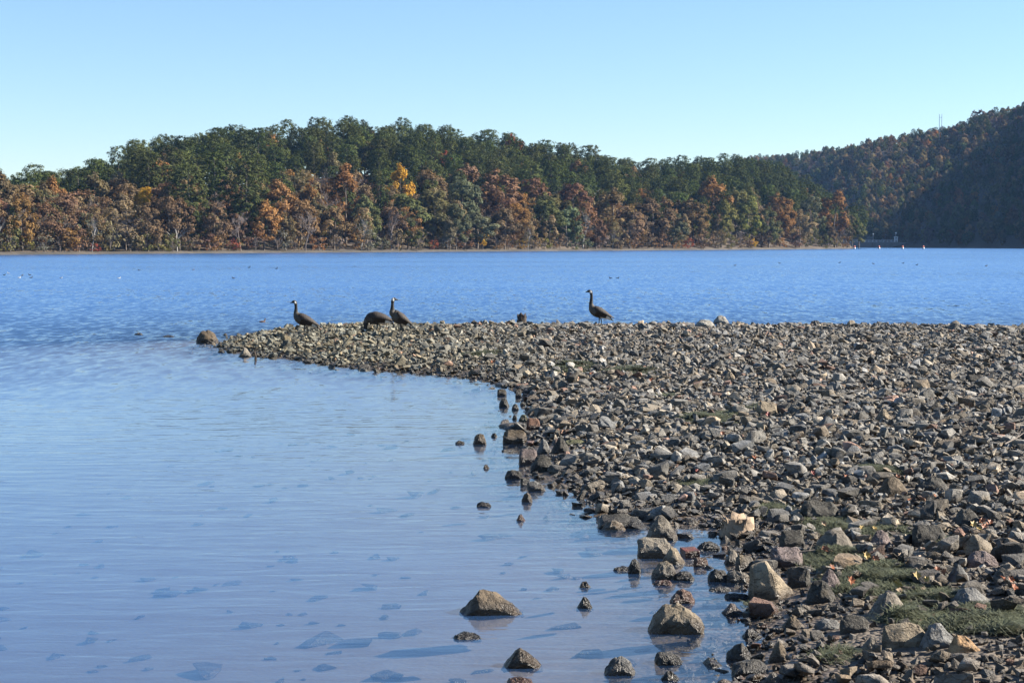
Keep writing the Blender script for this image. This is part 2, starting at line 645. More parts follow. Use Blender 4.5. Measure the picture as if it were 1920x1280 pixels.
def far_hill(px, s):
    d0 = interp(FAR_SHORE, px)
    y = d0 + s
    x = (px - 960) / FPX * y
    D = FAR_D * np.clip(1.0 + (1560 - px) / 300, 1, 2.2)
    top = np.maximum((HORIZON - interp(FAR_SKY, px)) / FPX * (d0 + D) + CAM_H - 9.0, 3.0)
    t = np.clip(s / D, 0, 1)
    f = t * 0.8 + 0.2 * smooth(t)
    back = smooth(np.clip((s - D - 30) / 500, 0, 1))
    z = np.where(s < 0, -2.4 + 3.0 * (s + 10) / 10.0, 0.6 + (top - 0.6) * f) * (1 - 0.8 * back)
    return x, y, z + np.where(s > 5, t * 7 * fbm(x / 70, y / 70, 31, 3), 0)


FPXg = np.arange(1350, 3201, 14.0)
FS = np.concatenate([np.arange(-10, 1, 5.0), np.arange(10, 1000, 14.0)])
PXg, Sg = np.meshgrid(FPXg, FS)
hx, hy, hz = far_hill(PXg, Sg)
me = mesh_np('hill', np.stack([hx, hy, hz], -1).reshape(-1, 3), grid_faces(len(FPXg), len(FS)), M_LITTER, True)
tag(link('hill', me), kind='structure')

# ------------------------------------------------------------------ tree kinds
def unit(n):
    v = rng.normal(size=(n, 3))
    return v / np.linalg.norm(v, axis=1)[:, None]


def cards(mb, C, N, su, sv, v):
    """n small leaf-clump faces"""
    n = len(C)
    N = N / (np.linalg.norm(N, axis=1)[:, None] + 1e-9)
    U = np.cross(N, unit(n))
    U /= np.linalg.norm(U, axis=1)[:, None] + 1e-9
    W = np.cross(N, U)
    su, sv = np.broadcast_to(su, (n,))[:, None], np.broadcast_to(sv, (n,))[:, None]
    bend = N * (su * 0.25)
    Q = np.stack([C - U * su - W * sv * 0.6, C + U * su * 0.2 - W * sv + bend * 0.5, C + U * su + W * sv * 0.5, C - U * su * 0.3 + W * sv + bend * 0.4], 1).reshape(-1, 3)
    mb.add(Q, np.arange(n * 4).reshape(n, 4), np.repeat(v, 4))


def broad_crown(h=17.0, r=5.2, base=0.22, nclump=46, per=62, leaf=0.34, seed=0, sparse=1.0):
    mb = MB()
    zc, hz_ = h * (base + 1) / 2, h * (1 - base) / 2
    done = 0
    while done < nclump:
        d = unit(1)[0]
        q = rng.uniform(0.45, 1.0) ** 0.6
        prof = 1.0 - 0.28 * max(d[2], 0) + 0.0
        c = np.array([d[0] * r * q * prof, d[1] * r * q * prof, zc + d[2] * hz_ * q])
        cr = rng.uniform(0.9, 1.9) * r / 5.2
        n = int(per * sparse * cr ** 2 / 1.9)
        if n < 4:
            continue
        dd = unit(n)
        dd[:, 2] *= 0.75
        P = c + dd * cr * rng.uniform(0.35, 1.0, n)[:, None]
        outw = P - np.array([0, 0, zc - hz_ * 0.3])
        outw /= np.linalg.norm(outw, axis=1)[:, None]
        N = outw * 0.55 + dd * 0.75 + unit(n) * 0.5 + np.array([0, 0, 0.2])
        cv = rng.uniform(0.15, 0.85)
        cards(mb, P, N, leaf * rng.uniform(0.6, 1.25, n), leaf * rng.uniform(0.5, 0.95, n), np.clip(cv + rng.normal(0, 0.12, n), 0, 1))
        done += 1
    return mb.mesh('broad_crown', M_LEAF, False, 'v')


def pine_crown(h=20.0, r=3.6, base=0.42, per=60):
    mb = MB()
    z0 = h * base
    nl = int((h - z0) / 0.62)
    for i in range(nl):
        t = (i + 0.5) / nl
        rr = r * math.sqrt(max(0.03, 1 - ((t - 0.42) / 0.62) ** 2))
        rr *= rng.uniform(0.75, 1.12)
        nb = max(3, int(3 + rr * 1.25))
        a0 = rng.uniform(0, 6.28)
        for b in range(nb):
            a = a0 + b / nb * 6.28 + rng.uniform(-0.4, 0.4)
            q = rr * rng.uniform(0.5, 1.0)
            c = np.array([math.cos(a) * q, math.sin(a) * q, z0 + (h - z0) * t + rng.uniform(-0.4, 0.4) + 0.12 * q])
            n = int(per * rng.uniform(0.55, 1.0) * 0.42)
            dd = unit(n)
            cr = rng.uniform(0.7, 1.35)
            P = c + dd * np.array([cr, cr, cr * 0.62]) * rng.uniform(0.3, 1, n)[:, None]
            outw = P - np.array([0, 0, z0 + (h - z0) * 0.35])
            outw /= np.linalg.norm(outw, axis=1)[:, None]
            N = outw * 0.7 + dd * 0.6 + unit(n) * 0.45 + np.array([0, 0, 0.25])
            cards(mb, P, N, 0.34 * rng.uniform(0.7, 1.3, n), 0.15 * rng.uniform(0.7, 1.3, n), np.clip(rng.uniform(0.15, 0.8) + rng.normal(0, 0.12, n), 0, 1))
    return mb.mesh('pine_crown', M_NEEDLE, False, 'v')


def trunk(h, r0, limbs, spread, base, mat, lean=0.03):
    mb = MB()
    n = 7
    z = np.linspace(-0.6, h, n)
    w = np.cumsum(rng.normal(0, lean * h / n * 2, (n, 2)), 0)
    w -= w[0]
    pts = np.column_stack([w, z])
    mb.tube(pts, r0 * (1 - 0.85 * np.linspace(0, 1, n)), 7)
    for i in range(limbs):
        t = rng.uniform(base, 0.92)
        p = np.array([np.interp(t * h, z, pts[:, j]) for j in range(3)])
        a = rng.uniform(0, 6.28)
        L = spread * rng.uniform(0.6, 1.0) * (1.15 - 0.6 * t)
        d = np.array([math.cos(a), math.sin(a), rng.uniform(0.35, 0.9)])
        q = np.array([p, p + d * L * 0.5, p + d * L + np.array([0, 0, L * 0.18])])
        mb.tube(q, [r0 * 0.36 * (1.1 - t), r0 * 0.22 * (1.1 - t), 0.02], 4)
    return mb.mesh('trunk', mat, True)


def bare_tree(h, r0, mat, depth=4, up=0.55, seed=0):
    """branching without leaves: returns limb mesh and twig mesh"""
    big, fine = MB(), MB()

    def grow(p, d, L, r, lev):
        k = 4
        pts = [p]
        for i in range(k):
            d = d + rng.normal(0, 0.13, 3) + np.array([0, 0, 0.05])
            d = d / np.linalg.norm(d)
            pts.append(pts[-1] + d * L / k)
        pts = np.array(pts)
        (big if lev < 2 else fine).tube(pts, np.linspace(r, r * 0.5, k + 1), 6 if lev < 1 else (4 if lev < 2 else 3))
        if lev >= depth:
            return
        nb = [7, 5, 5, 4][min(lev, 3)]
        for i in range(nb):
            t = rng.uniform(0.3 if lev else 0.28, 1.0)
            q = np.array([np.interp(t * k, np.arange(k + 1), pts[:, j]) for j in range(3)])
            a = rng.normal(size=3)
            a -= d * a.dot(d)
            a /= np.linalg.norm(a)
            nd = d * up + a * (1 - up) + np.array([0, 0, 0.22])
            nd /= np.linalg.norm(nd)
            grow(q, nd, L * rng.uniform(0.42, 0.62) * (1.15 - 0.35 * t), max(r * 0.48 * (1.1 - 0.5 * t), 0.022), lev + 1)

    grow(np.array([0, 0, -0.5]), np.array([0, 0, 1.0]), h * 0.62, r0, 0)
    return big.mesh('limbs', mat, True), fine.mesh('twigs', M_TWIG if mat is not M_BARK_PALE else M_BARK_PALE, False)


OAKS = []
for i in range(7):
    hh = rng.uniform(15.5, 19)
    OAKS.append((trunk(hh * 0.86, 0.32, 9, 5.5, 0.25, M_BARK), broad_crown(hh, rng.uniform(4.6, 5.6), rng.uniform(0.14, 0.28))))
THIN = []          # half-bare late autumn crowns
for i in range(4):
    hh = rng.uniform(14, 17)
    lm, tw = bare_tree(hh, 0.26, M_BARK_PALE if i % 2 else M_BARK, 3)
    THIN.append((lm, broad_crown(hh, 4.6, 0.16, 46, 24, 0.3), tw))
PINES = []
for i in range(6):
    hh = rng.uniform(17.5, 21.5)
    PINES.append((trunk(hh * 0.95, 0.28, 14, 2.6, 0.3, M_BARK, 0.012), pine_crown(hh, rng.uniform(3.9, 4.9), rng.uniform(0.34, 0.52))))
FULLPINES = []
for i in range(3):
    hh = rng.uniform(19, 21)
    FULLPINES.append((trunk(hh * 0.95, 0.32, 18, 3.2, 0.12, M_BARK, 0.012), pine_crown(hh, 4.6, 0.14, 64)))
BARES = [bare_tree(rng.uniform(14, 16), 0.22, M_TWIG, 4) for i in range(3)]
DEAD = bare_tree(13, 0.26, M_BARK_PALE, 2, 0.5)
SHRUBS = []
for i in range(5):
    hh = rng.uniform(3.6, 5.0)
    lm, tw = bare_tree(hh, 0.07, M_TWIG, 2)
    SHRUBS.append((lm, broad_crown(hh, hh * 0.52, 0.02, 26, 52, 0.2), tw))
CONE = (trunk(6.5, 0.10, 10, 1.4, 0.1, M_BARK), broad_crown(7.2, 1.7, 0.12, 40, 60, 0.24))

TINT = {
    'rust orange': (0.217, 0.119, 0.053), 'russet brown': (0.162, 0.106, 0.066), 'dull red brown': (0.153, 0.095, 0.065),
    'golden yellow': (0.391, 0.230, 0.038), 'olive green': (0.115, 0.112, 0.053), 'grey green': (0.102, 0.117, 0.075),
    'brown': (0.140, 0.104, 0.068), 'tan': (0.208, 0.162, 0.100), 'scarlet': (0.238, 0.072, 0.049),
    'dark green': (0.056, 0.068, 0.027), 'green': (0.083, 0.097, 0.036), 'mid green': (0.070, 0.082, 0.032), 'yellow green': (0.157, 0.149, 0.056), 'grey': (0.153, 0.132, 0.115), 'pale orange': (0.272, 0.149, 0.068),
}


def jit(c, a=0.16):
    s = rng.uniform(1 - a, 1 + a)
    return tuple(max(0.004, x * s * rng.uniform(1 - a * 0.5, 1 + a * 0.5)) for x in c)


def plant(name, kind, x, y, z, s, sx, colour, rz=None):
    """an Empty with trunk and crown; returns it"""
    o = bpy.data.objects.new(name, None)
    COL.objects.link(o)
    o.location = (x, y, z)
    o.scale = (sx, sx, s)
    o.rotation_euler = (0, 0, rng.uniform(0, 6.28) if rz is None else rz)
    t = jit(TINT[colour])
    for nm, me in kind:
        c = link(nm, me, o)
        if nm in ('crown', 'foliage'):
            c['tint'] = t
        if nm == 'twigs':
            c['kind'] = 'stuff'
    return o


def pick(lst):
    return lst[int(rng.integers(len(lst)))]


def kit(kind):
    if kind == 'oak':
        t, c = pick(OAKS)
        return 17.0, 10.4, (('trunk', t), ('crown', c))
    if kind == 'thin':
        t, c, w = pick(THIN)
        return 15.5, 9.4, (('trunk', t), ('crown', c), ('twigs', w))
    if kind == 'pine':
        t, c = pick(PINES)
        return 20.2, 8.0, (('trunk', t), ('crown', c))
    if kind == 'fullpine':
        t, c = pick(FULLPINES)
        return 20.0, 9.2, (('trunk', t), ('crown', c))
    if kind == 'bare':
        t, w = pick(BARES)
        return 15.0, 9.0, (('trunk', t), ('twigs', w))
    if kind == 'dead':
        return 13.0, 8.0, (('trunk', DEAD[0]), ('twigs', DEAD[1]))
    if kind == 'shrub':
        t, c, w = pick(SHRUBS)
        return 4.4, 4.6, (('stem', t), ('foliage', c), ('twigs', w))
    if kind == 'cone':
        return 7.2, 3.6, (('trunk', CONE[0]), ('crown', CONE[1]))


# ---- landmarks of the wooded hill: column, top, width in the photo, metres behind the shore
LAND = [
    (14, 372, 62, 12, 'bare', 'grey', 'grey bare tree at the left end of the wooded far shore'),
    (26, 388, 30, 9, 'fullpine', 'dark green', 'small dark evergreen low on the shore below the grey bare tree'),
    (95, 326, 66, 40, 'oak', 'rust orange', 'rust orange oak on the left slope above the pinkish bare trees'),
    (112, 368, 78, 14, 'thin', 'dull red brown', 'thinly leaved pinkish brown tree left of the low olive thicket'),
    (128, 425, 50, 7, 'oak', 'pale orange', 'short orange red tree standing low on the left shore'),
    (60, 400, 50, 10, 'thin', 'brown', 'thin brown tree behind the round green bush at the left'),
    (215, 385, 92, 9, 'thin', 'tan', 'wide twiggy olive brown tree on the shore left of the dead white tree'),
    (180, 320, 74, 55, 'oak', 'brown', 'dull brown oak halfway up the left slope'),
    (270, 338, 48, 30, 'oak', 'golden yellow', 'small golden orange oak left of the first tall shore pine'),
    (235, 345, 60, 34, 'oak', 'russet brown', 'dark russet oak beside the small golden orange oak'),
    (296, 288, 74, 70, 'oak', 'rust orange', 'broad rust red oak high on the slope above the first shore pine'),
    (333, 392, 52, 5, 'dead', 'grey', 'dead white tree with bare forked limbs at the water edge'),
    (355, 304, 84, 16, 'fullpine', 'green', 'large dark pine at left of the three tall shore pines'),
    (405, 292, 62, 24, 'pine', 'mid green', 'tall pine with pale bare trunk between two fuller shore pines'),
    (464, 306, 80, 15, 'fullpine', 'green', 'large dark pine at right of the three tall shore pines'),
    (528, 334, 82, 18, 'oak', 'rust orange', 'orange brown oak right beside the tall shore pines'),
    (566, 365, 66, 10, 'oak', 'russet brown', 'tall russet tree near the water right of the orange brown oak'),
    (604, 295, 70, 52, 'bare', 'grey', 'tall leafless grey tree between the two orange oaks'),
    (575, 318, 60, 44, 'thin', 'tan', 'thin tan tree behind the orange brown oak'),
    (648, 318, 84, 22, 'oak', 'rust orange', 'brown and orange oak right of the leafless grey trees'),
    (620, 345, 66, 18, 'bare', 'grey', 'leafless grey tree standing before the brown and orange oak'),
    (688, 362, 58, 12, 'oak', 'olive green', 'olive green oak beside the dark gap in the shore trees'),
    (712, 335, 44, 30, 'fullpine', 'dark green', 'narrow dark evergreen below the bright golden tree'),
    (750, 304, 56, 45, 'oak', 'golden yellow', 'bright golden yellow tree on the middle of the wooded slope'),
    (762, 352, 84, 20, 'oak', 'olive green', 'large grey olive oak below the bright golden tree'),
    (812, 345, 86, 16, 'oak', 'olive green', 'large olive oak just left of the pale green oak'),
    (806, 305, 78, 46, 'oak', 'russet brown', 'russet oak upslope to the right of the bright golden tree'),
    (868, 332, 74, 24, 'oak', 'grey green', 'pale grey green oak amid the brown shore oaks'),
    (895, 395, 74, 9, 'oak', 'grey green', 'dark grey green oak above the yellow sapling'),
    (868, 306, 80, 58, 'oak', 'dull red brown', 'broad dull red oak behind the pale grey green oak'),
    (938, 318, 92, 30, 'oak', 'russet brown', 'big brown oak right of the pale grey green oak'),
    (968, 372, 62, 12, 'oak', 'rust orange', 'orange tinged oak on the shore right of the yellow sapling'),
    (905, 420, 24, 4, 'cone', 'golden yellow', 'slim bright yellow sapling at the water edge'),
    (1022, 365, 70, 14, 'oak', 'olive green', 'olive green tree right of the orange tinged shore oak'),
    (1004, 322, 84, 40, 'oak', 'dull red brown', 'dull red oak behind the olive green tree'),
    (1078, 332, 90, 26, 'oak', 'dull red brown', 'wide purple brown oak above the sunlit pale trunk'),
    (1062, 385, 62, 10, 'oak', 'grey green', 'grey green shore tree below the wide purple brown oak'),
    (1092, 372, 60, 7, 'thin', 'russet brown', 'thin reddish tree with sunlit pale trunk near the water'),
    (1150, 350, 88, 16, 'oak', 'russet brown', 'russet brown oak right of the sunlit pale trunk'),
    (1180, 392, 62, 7, 'oak', 'tan', 'tan brown tree low on the shore under the russet brown oak'),
    (1222, 368, 74, 14, 'oak', 'brown', 'brown oak in the middle of the right shore'),
    (1262, 395, 58, 8, 'oak', 'grey green', 'grey green shore tree right of the brown oak'),
    (1300, 372, 66, 14, 'oak', 'russet brown', 'russet shore oak below the rust red oak of the pine slope'),
    (1335, 328, 72, 42, 'oak', 'rust orange', 'rust red oak among the pines near the right end'),
    (1352, 372, 56, 9, 'oak', 'yellow green', 'yellow green shore tree below the rust red oak'),
    (1402, 374, 56, 10, 'oak', 'yellow green', 'olive gold shore tree second from the yellow green one'),
    (1380, 352, 60, 26, 'oak', 'olive green', 'olive oak behind the two yellow green shore trees'),
    (1462, 362, 62, 14, 'oak', 'rust orange', 'orange topped oak near the right end of the shore'),
    (1440, 385, 50, 7, 'oak', 'olive green', 'small olive tree left of the orange topped oak'),
    (1518, 358, 58, 18, 'oak', 'grey green', 'tall grey green tree near the right tip of the peninsula'),
    (1564, 364, 62, 14, 'oak', 'rust orange', 'rust orange oak at the right tip of the peninsula'),
    (1588, 398, 36, 6, 'oak', 'brown', 'last small brown tree over the point of the peninsula'),
    (1498, 392, 52, 6, 'oak', 'tan', 'tan shore tree between the orange topped oak and the tip'),
    (962, 258, 50, 160, 'oak', 'scarlet', 'red oak showing on the crest among the pines'),
    (605, 262, 40, 128, 'oak', 'pale orange', 'small orange oak among the pines below the summit'),
    (832, 282, 36, 110, 'oak', 'scarlet', 'small scarlet tree among the pines right of the golden tree'),
    (684, 266, 62, 105, 'oak', 'olive green', 'broad olive oak standing in the pines below the summit'),
    (800, 228, 38, 168, 'pine', 'green', 'round topped pine rising above the others on the crest'),
    (592, 227, 34, 165, 'pine', 'dark green', 'double topped dark pine at the left of the summit'),
    (445, 240, 62, 165, 'pine', 'dark green', 'broad dark pine standing out on the left skyline'),
]
inst = []          # everything standing on the near hill: dict rows
for px, top, w, s, kind, colour, label in LAND:
    hx_, hy_, hz_ = [float(v) for v in near_hill(np.array([float(px)]), np.array([float(s)]))] if False else [float(v[0]) for v in near_hill(np.array([float(px)]), np.array([float(s)]))]
    H0, W0, parts = kit(kind)
    zt = at_y(px, top, hy_).z
    h = max(zt - hz_, 4.0)
    inst.append(dict(x=hx_, y=hy_, z=hz_ - 0.2, sz=h / H0, sx=w * hy_ / FPX / W0, kind=kind, colour=colour, label=label, parts=parts, px=px, top=top, w=w, s=s, h=h))

# ---- fill
taken = [(d['x'], d['y'], d['w'] * d['y'] / FPX * 0.36) for d in inst]
rows = 0
s = 7.0
while s < 195:
    frac = s / NEAR_D
    px = -330.0
    while px < 1604:
        d0 = float(interp(NEAR_SHORE, px)) + s
        step = (7.2 + 2.4 * min(frac, 0.6)) * FPX / d0
        p = px + rng.uniform(-0.38, 0.38) * step
        ss = s + rng.uniform(-3.2, 3.2)
        px += step
        x, y, z = [float(v[0]) for v in near_hill(np.array([p]), np.array([ss]))]
        if any((x - a) ** 2 + (y - b) ** 2 < c * c for a, b, c in taken):
            continue
        if p > 1575 and ss > 60:
            continue
        u = rng.random()
        right = float(np.clip((p - 900) / 500, 0, 1))
        pinep = np.clip((frac - 0.20 + 0.18 * right) / 0.34, 0.05, 0.90)
        if p < 330:
            pinep = min(pinep, 0.60)
        if 540 < p < 700 and frac < 0.5:
            pinep *= 0.3
        if u < pinep:
            kind = 'pine'
            colour = rng.choice(['dark green', 'mid green', 'green'], p=[0.4, 0.35, 0.25])
        else:
            kind = rng.choice(['oak', 'thin', 'bare'], p=[0.62, 0.24, 0.14])
            if p < 260:
                kind = rng.choice(['oak', 'thin', 'bare'], p=[0.55, 0.28, 0.17])
            if frac > 0.6:
                colour = rng.choice(['tan', 'pale orange', 'russet brown', 'olive green', 'brown'], p=[0.3, 0.2, 0.2, 0.2, 0.1])
            else:
                colour = rng.choice(['russet brown', 'brown', 'olive green', 'rust orange', 'dull red brown', 'tan', 'grey green'], p=[0.17, 0.21, 0.18, 0.06, 0.09, 0.19, 0.10])
        if kind == 'bare':
            colour = 'grey'
        H0, W0, parts = kit(kind)
        k = rng.uniform(0.82, 1.08)
        if ss < 22:
            k *= rng.uniform(0.6, 0.95)
        sx = k * rng.uniform(0.88, 1.12)
        inst.append(dict(x=x, y=y, z=z - 0.3, sz=k, sx=sx, kind=kind, colour=str(colour), label=None, parts=parts, px=p, w=W0 * sx * FPX / y, s=ss, h=H0 * k))
    s += 6.6 + 3.0 * min(frac, 0.7)

# which of them the photograph shows: nearest first, per column the height already covered
inst.sort(key=lambda d: d['y'])
cover = np.full(2400, 1e9)
for d in inst:
    pxs, pys, _ = project([[d['x'], d['y'], d['z'] + d['h']]])
    d['sx_px'], d['top_px'] = float(pxs[0]), float(pys[0])
    a, b = int(pxs[0] - d['w'] * 0.42) + 200, int(pxs[0] + d['w'] * 0.42) + 200
    a, b = max(a, 200), min(b, 2119)
    vis = 0.0
    if b > a:
        seg = cover[a:b]
        yb = project([[d['x'], d['y'], d['z']]])[1][0]
        vis = float(np.sum(np.clip(np.minimum(seg, yb) - d['top_px'], 0, None)))
        if d['kind'] not in ('bare', 'dead'):
            cover[a:b] = np.minimum(seg, d['top_px'] + 0.1 * d['w'])
    d['vis'] = vis + (1e6 if d['label'] else 0)
order = sorted(inst, key=lambda d: -d['vis'])
N_TREES = 292
single = [d for d in order[:N_TREES] if d['vis'] > 40]
rest = [d for d in order[N_TREES:]]

# labels for the unnamed ones: colour, kind, where on the hill, beside which landmark
MARKS = [(20, 'at the left end of the wooded hill'), (112, 'near the pinkish bare tree'), (215, 'near the twiggy olive brown tree'), (290, 'near the small golden orange oak'),
         (355, 'by the first tall shore pine'), (464, 'by the last tall shore pine'), (528, 'near the orange brown oak'), (604, 'near the tall leafless grey tree'), (688, 'near the dark gap in the shore trees'),
         (750, 'around the bright golden tree'), (868, 'around the pale grey green oak'), (940, 'around the big brown oak'), (1000, 'above the dull red oak'), (1085, 'above the sunlit pale trunk'),
         (1150, 'around the russet brown oak'), (1222, 'around the brown right shore oak'), (1335, 'around the rust red oak'), (1402, 'above the olive gold shore tree'), (1462, 'above the orange topped oak'), (1530, 'near the peninsula tip')]
KINDW = {'oak': 'oak', 'thin': 'half bare tree', 'bare': 'leafless tree', 'pine': 'pine', 'fullpine': 'pine'}
buckets = {}
for d in single:
    if d['label']:
        continue
    mk = min(MARKS, key=lambda m: abs(m[0] - d['sx_px']))[1]
    tier = 'at the shore' if d['s'] < 20 else ('on the lower slope' if d['s'] < 65 else ('on the upper slope' if d['s'] < 135 else 'on the crest'))
    buckets.setdefault((d['colour'], d['kind'], tier, mk), []).append(d)
ORD = ['first', 'second', 'third', 'fourth', 'fifth', 'sixth', 'seventh', 'eighth', 'ninth', 'tenth', 'eleventh', 'twelfth']
for (c, kd, tier, mk), L in buckets.items():
    L.sort(key=lambda d: d['sx_px'])
    word = f"{c} {KINDW[kd]}"
    for i, d in enumerate(L):
        if len(L) == 1:
            d['label'] = f"{word} {tier} {mk}"
        elif len(L) == 2:
            d['label'] = f"{['left', 'right'][i]} {word} {tier} {mk}"
        else:
            d['label'] = f"{ORD[min(i, 11)]} {word} {tier} {mk}"

crown_src = {}
for d in single:
    nm = {'pine': 'pine_tree', 'fullpine': 'pine_tree', 'bare': 'bare_tree', 'dead': 'dead_tree', 'oak': 'oak_tree', 'thin': 'oak_tree', 'cone': 'sapling'}[d['kind']]
    o = plant(nm, d['parts'], d['x'], d['y'], d['z'], d['sz'], d['sx'], d['colour'])
    tag(o, d['label'], 'tree', 'trees on the wooded hill across the lake')
    for c in o.children:
        if c.name.startswith('crown') and c.data not in crown_src:
            crown_src[c.data] = c
        if c.name.startswith('twigs') and d['kind'] == 'bare' and c.data not in crown_src:
            crown_src[c.data] = c

# shrubs at the foot of the trees
SH = [(22, 'olive green', 6, 60), (54, 'yellow green', 8, 30), (88, 'grey', 5, 44), (112, 'dull red brown', 6, 60), (150, 'dull red brown', 5, 56), (178, 'scarlet', 5, 24), (205, 'tan', 6, 58), (246, 'tan', 6, 64), (272, 'yellow green', 5, 36), (300, 'olive green', 5, 44),
      (325, 'olive green', 4, 38), (362, 'dull red brown', 5, 44), (395, 'dull red brown', 6, 54), (404, 'pale orange', 5, 28), (438, 'scarlet', 5, 36), (446, 'olive green', 4, 30), (480, 'dull red brown', 6, 54), (520, 'grey', 5, 56), (552, 'russet brown', 5, 48), (598, 'rust orange', 5, 40),
      (632, 'grey', 5, 50), (668, 'pale orange', 6, 40), (690, 'grey', 5, 46), (718, 'grey green', 4, 34), (745, 'brown', 5, 44), (780, 'brown', 5, 50), (814, 'scarlet', 5, 26), (838, 'grey', 5, 42), (872, 'dull red brown', 5, 42), (930, 'brown', 5, 42),
      (955, 'dull red brown', 5, 40), (980, 'golden yellow', 5, 22), (1003, 'russet brown', 5, 40), (1020, 'yellow green', 5, 30), (1045, 'dull red brown', 5, 40), (1080, 'grey green', 5, 44), (1100, 'grey green', 5, 30), (1128, 'grey', 5, 44), (1158, 'brown', 5, 40), (1190, 'dull red brown', 5, 42),
      (1214, 'brown', 5, 40), (1240, 'dull red brown', 5, 40), (1268, 'pale orange', 5, 24), (1292, 'scarlet', 5, 30), (1318, 'dull red brown', 5, 40), (1345, 'brown', 5, 38), (1366, 'olive green', 5, 30), (1390, 'russet brown', 5, 36), (1410, 'golden yellow', 5, 24), (1436, 'dull red brown', 5, 36),
      (1466, 'pale orange', 5, 24), (1490, 'dull red brown', 5, 34), (1516, 'olive green', 5, 34), (1548, 'olive green', 5, 34), (1572, 'brown', 5, 30), (1586, 'rust orange', 4, 22)]
cnt = {}
shr = []
for px, colour, s, w in SH:
    shr.append((px, colour, s, w))
    shr.append((px + rng.uniform(-14, 14), rng.choice(['brown', 'grey', 'olive green', 'tan']), s + rng.uniform(3, 6), w * rng.uniform(0.7, 1.0)))
shr.sort(key=lambda q: q[0])
mkn = lambda px: min(MARKS, key=lambda m: abs(m[0] - px))
seen = {}
rowsS = []
for px, colour, s, w in shr:
    x, y, z = [float(v[0]) for v in near_hill(np.array([float(px)]), np.array([float(s)]))]
    H0, W0, parts = kit('shrub')
    k = w * y / FPX / W0
    o = plant('shrub', parts, x, y, z - 0.2, k * rng.uniform(0.8, 1.15), k, str(colour))
    key = (str(colour), mkn(px)[1])
    seen.setdefault(key, []).append(o)
for (c, mk), L in seen.items():
    mk2 = mk.replace('above', 'below').replace('around', 'below')
    for i, o in enumerate(L):
        lab = f"{c} shrub on the waterline {mk2}"
        if len(L) == 2:
            lab = f"{['left', 'right'][i]} " + lab
        elif len(L) > 2:
            lab = f"{ORD[min(i, 11)]} " + lab
        tag(o, lab, 'shrub', 'shrubs along the far waterline')


# ---- masses of trees too many to count: one object each, built from points
def forest(name, rows_, sources, label=None):
    """rows_: (x,y,z,sx,sz,rz,source index,tint)"""
    P = np.array([r[:3] for r in rows_])
    me = bpy.data.meshes.new(name)
    me.vertices.add(len(P))
    me.vertices.foreach_set('co', P.astype(np.float32).ravel())
    attr_v(me, 'tint', np.array([r[7] for r in rows_]))
    attr_v(me, 'scl', np.array([[r[3], r[3], r[4]] for r in rows_]))
    attr_v(me, 'rot', np.array([[0, 0, r[5]] for r in rows_]))
    attr_f(me, 'src', np.array([r[6] for r in rows_]))
    ob = link(name, me)
    tag(ob, label, kind='stuff')
    ng = bpy.data.node_groups.new(name + '_nodes', 'GeometryNodeTree')
    ng.interface.new_socket('Geometry', in_out='INPUT', socket_type='NodeSocketGeometry')
    ng.interface.new_socket('Geometry', in_out='OUTPUT', socket_type='NodeSocketGeometry')
    N = ng.nodes.new
    L = ng.links.new
    gi, go = N('NodeGroupInput'), N('NodeGroupOutput')
    mp = N('GeometryNodeMeshToPoints')
    L(gi.outputs[0], mp.inputs[0])
    jn = N('GeometryNodeJoinGeometry')

    def named(nm, typ):
        a = N('GeometryNodeInputNamedAttribute')
        a.data_type = typ
        a.inputs[0].default_value = nm
        return a.outputs[0]
    for i, src in enumerate(sources):
        oi = N('GeometryNodeObjectInfo')
        oi.inputs['Object'].default_value = src
        oi.inputs['As Instance'].default_value = True
        oi.transform_space = 'ORIGINAL'
        cm = N('FunctionNodeCompare')
        cm.data_type = 'FLOAT'
        cm.operation = 'EQUAL'
        L(named('src', 'FLOAT'), cm.inputs[0])
        cm.inputs[1].default_value = float(i)
        cm.inputs['Epsilon'].default_value = 0.1
        ip = N('GeometryNodeInstanceOnPoints')
        L(mp.outputs[0], ip.inputs['Points'])
        L(cm.outputs[0], ip.inputs['Selection'])
        L(oi.outputs['Geometry'], ip.inputs['Instance'])
        L(named('rot', 'FLOAT_VECTOR'), ip.inputs['Rotation'])
        L(named('scl', 'FLOAT_VECTOR'), ip.inputs['Scale'])
        L(ip.outputs[0], jn.inputs[0])
    L(jn.outputs[0], go.inputs[0])
    md = ob.modifiers.new('trees', 'NODES')
    md.node_group = ng
    return ob


SRC = list(crown_src.values())
by_me = {c.data: i for i, c in enumerate(SRC)}
oak_i = [by_me[c] for t, c in OAKS if c in by_me]
thin_i = [by_me[c] for t, c, w in THIN if c in by_me]
pine_i = [by_me[c] for t, c in PINES if c in by_me]
bare_i = [by_me[w] for t, w in BARES if w in by_me]
rows_ = []
for d in rest:
    for nm, me in d['parts']:
        if me in by_me:
            rows_.append((d['x'], d['y'], d['z'], d['sx'], d['sz'], rng.uniform(0, 6.28), by_me[me], jit(TINT[d['colour']])))
forest('wood', rows_, SRC)

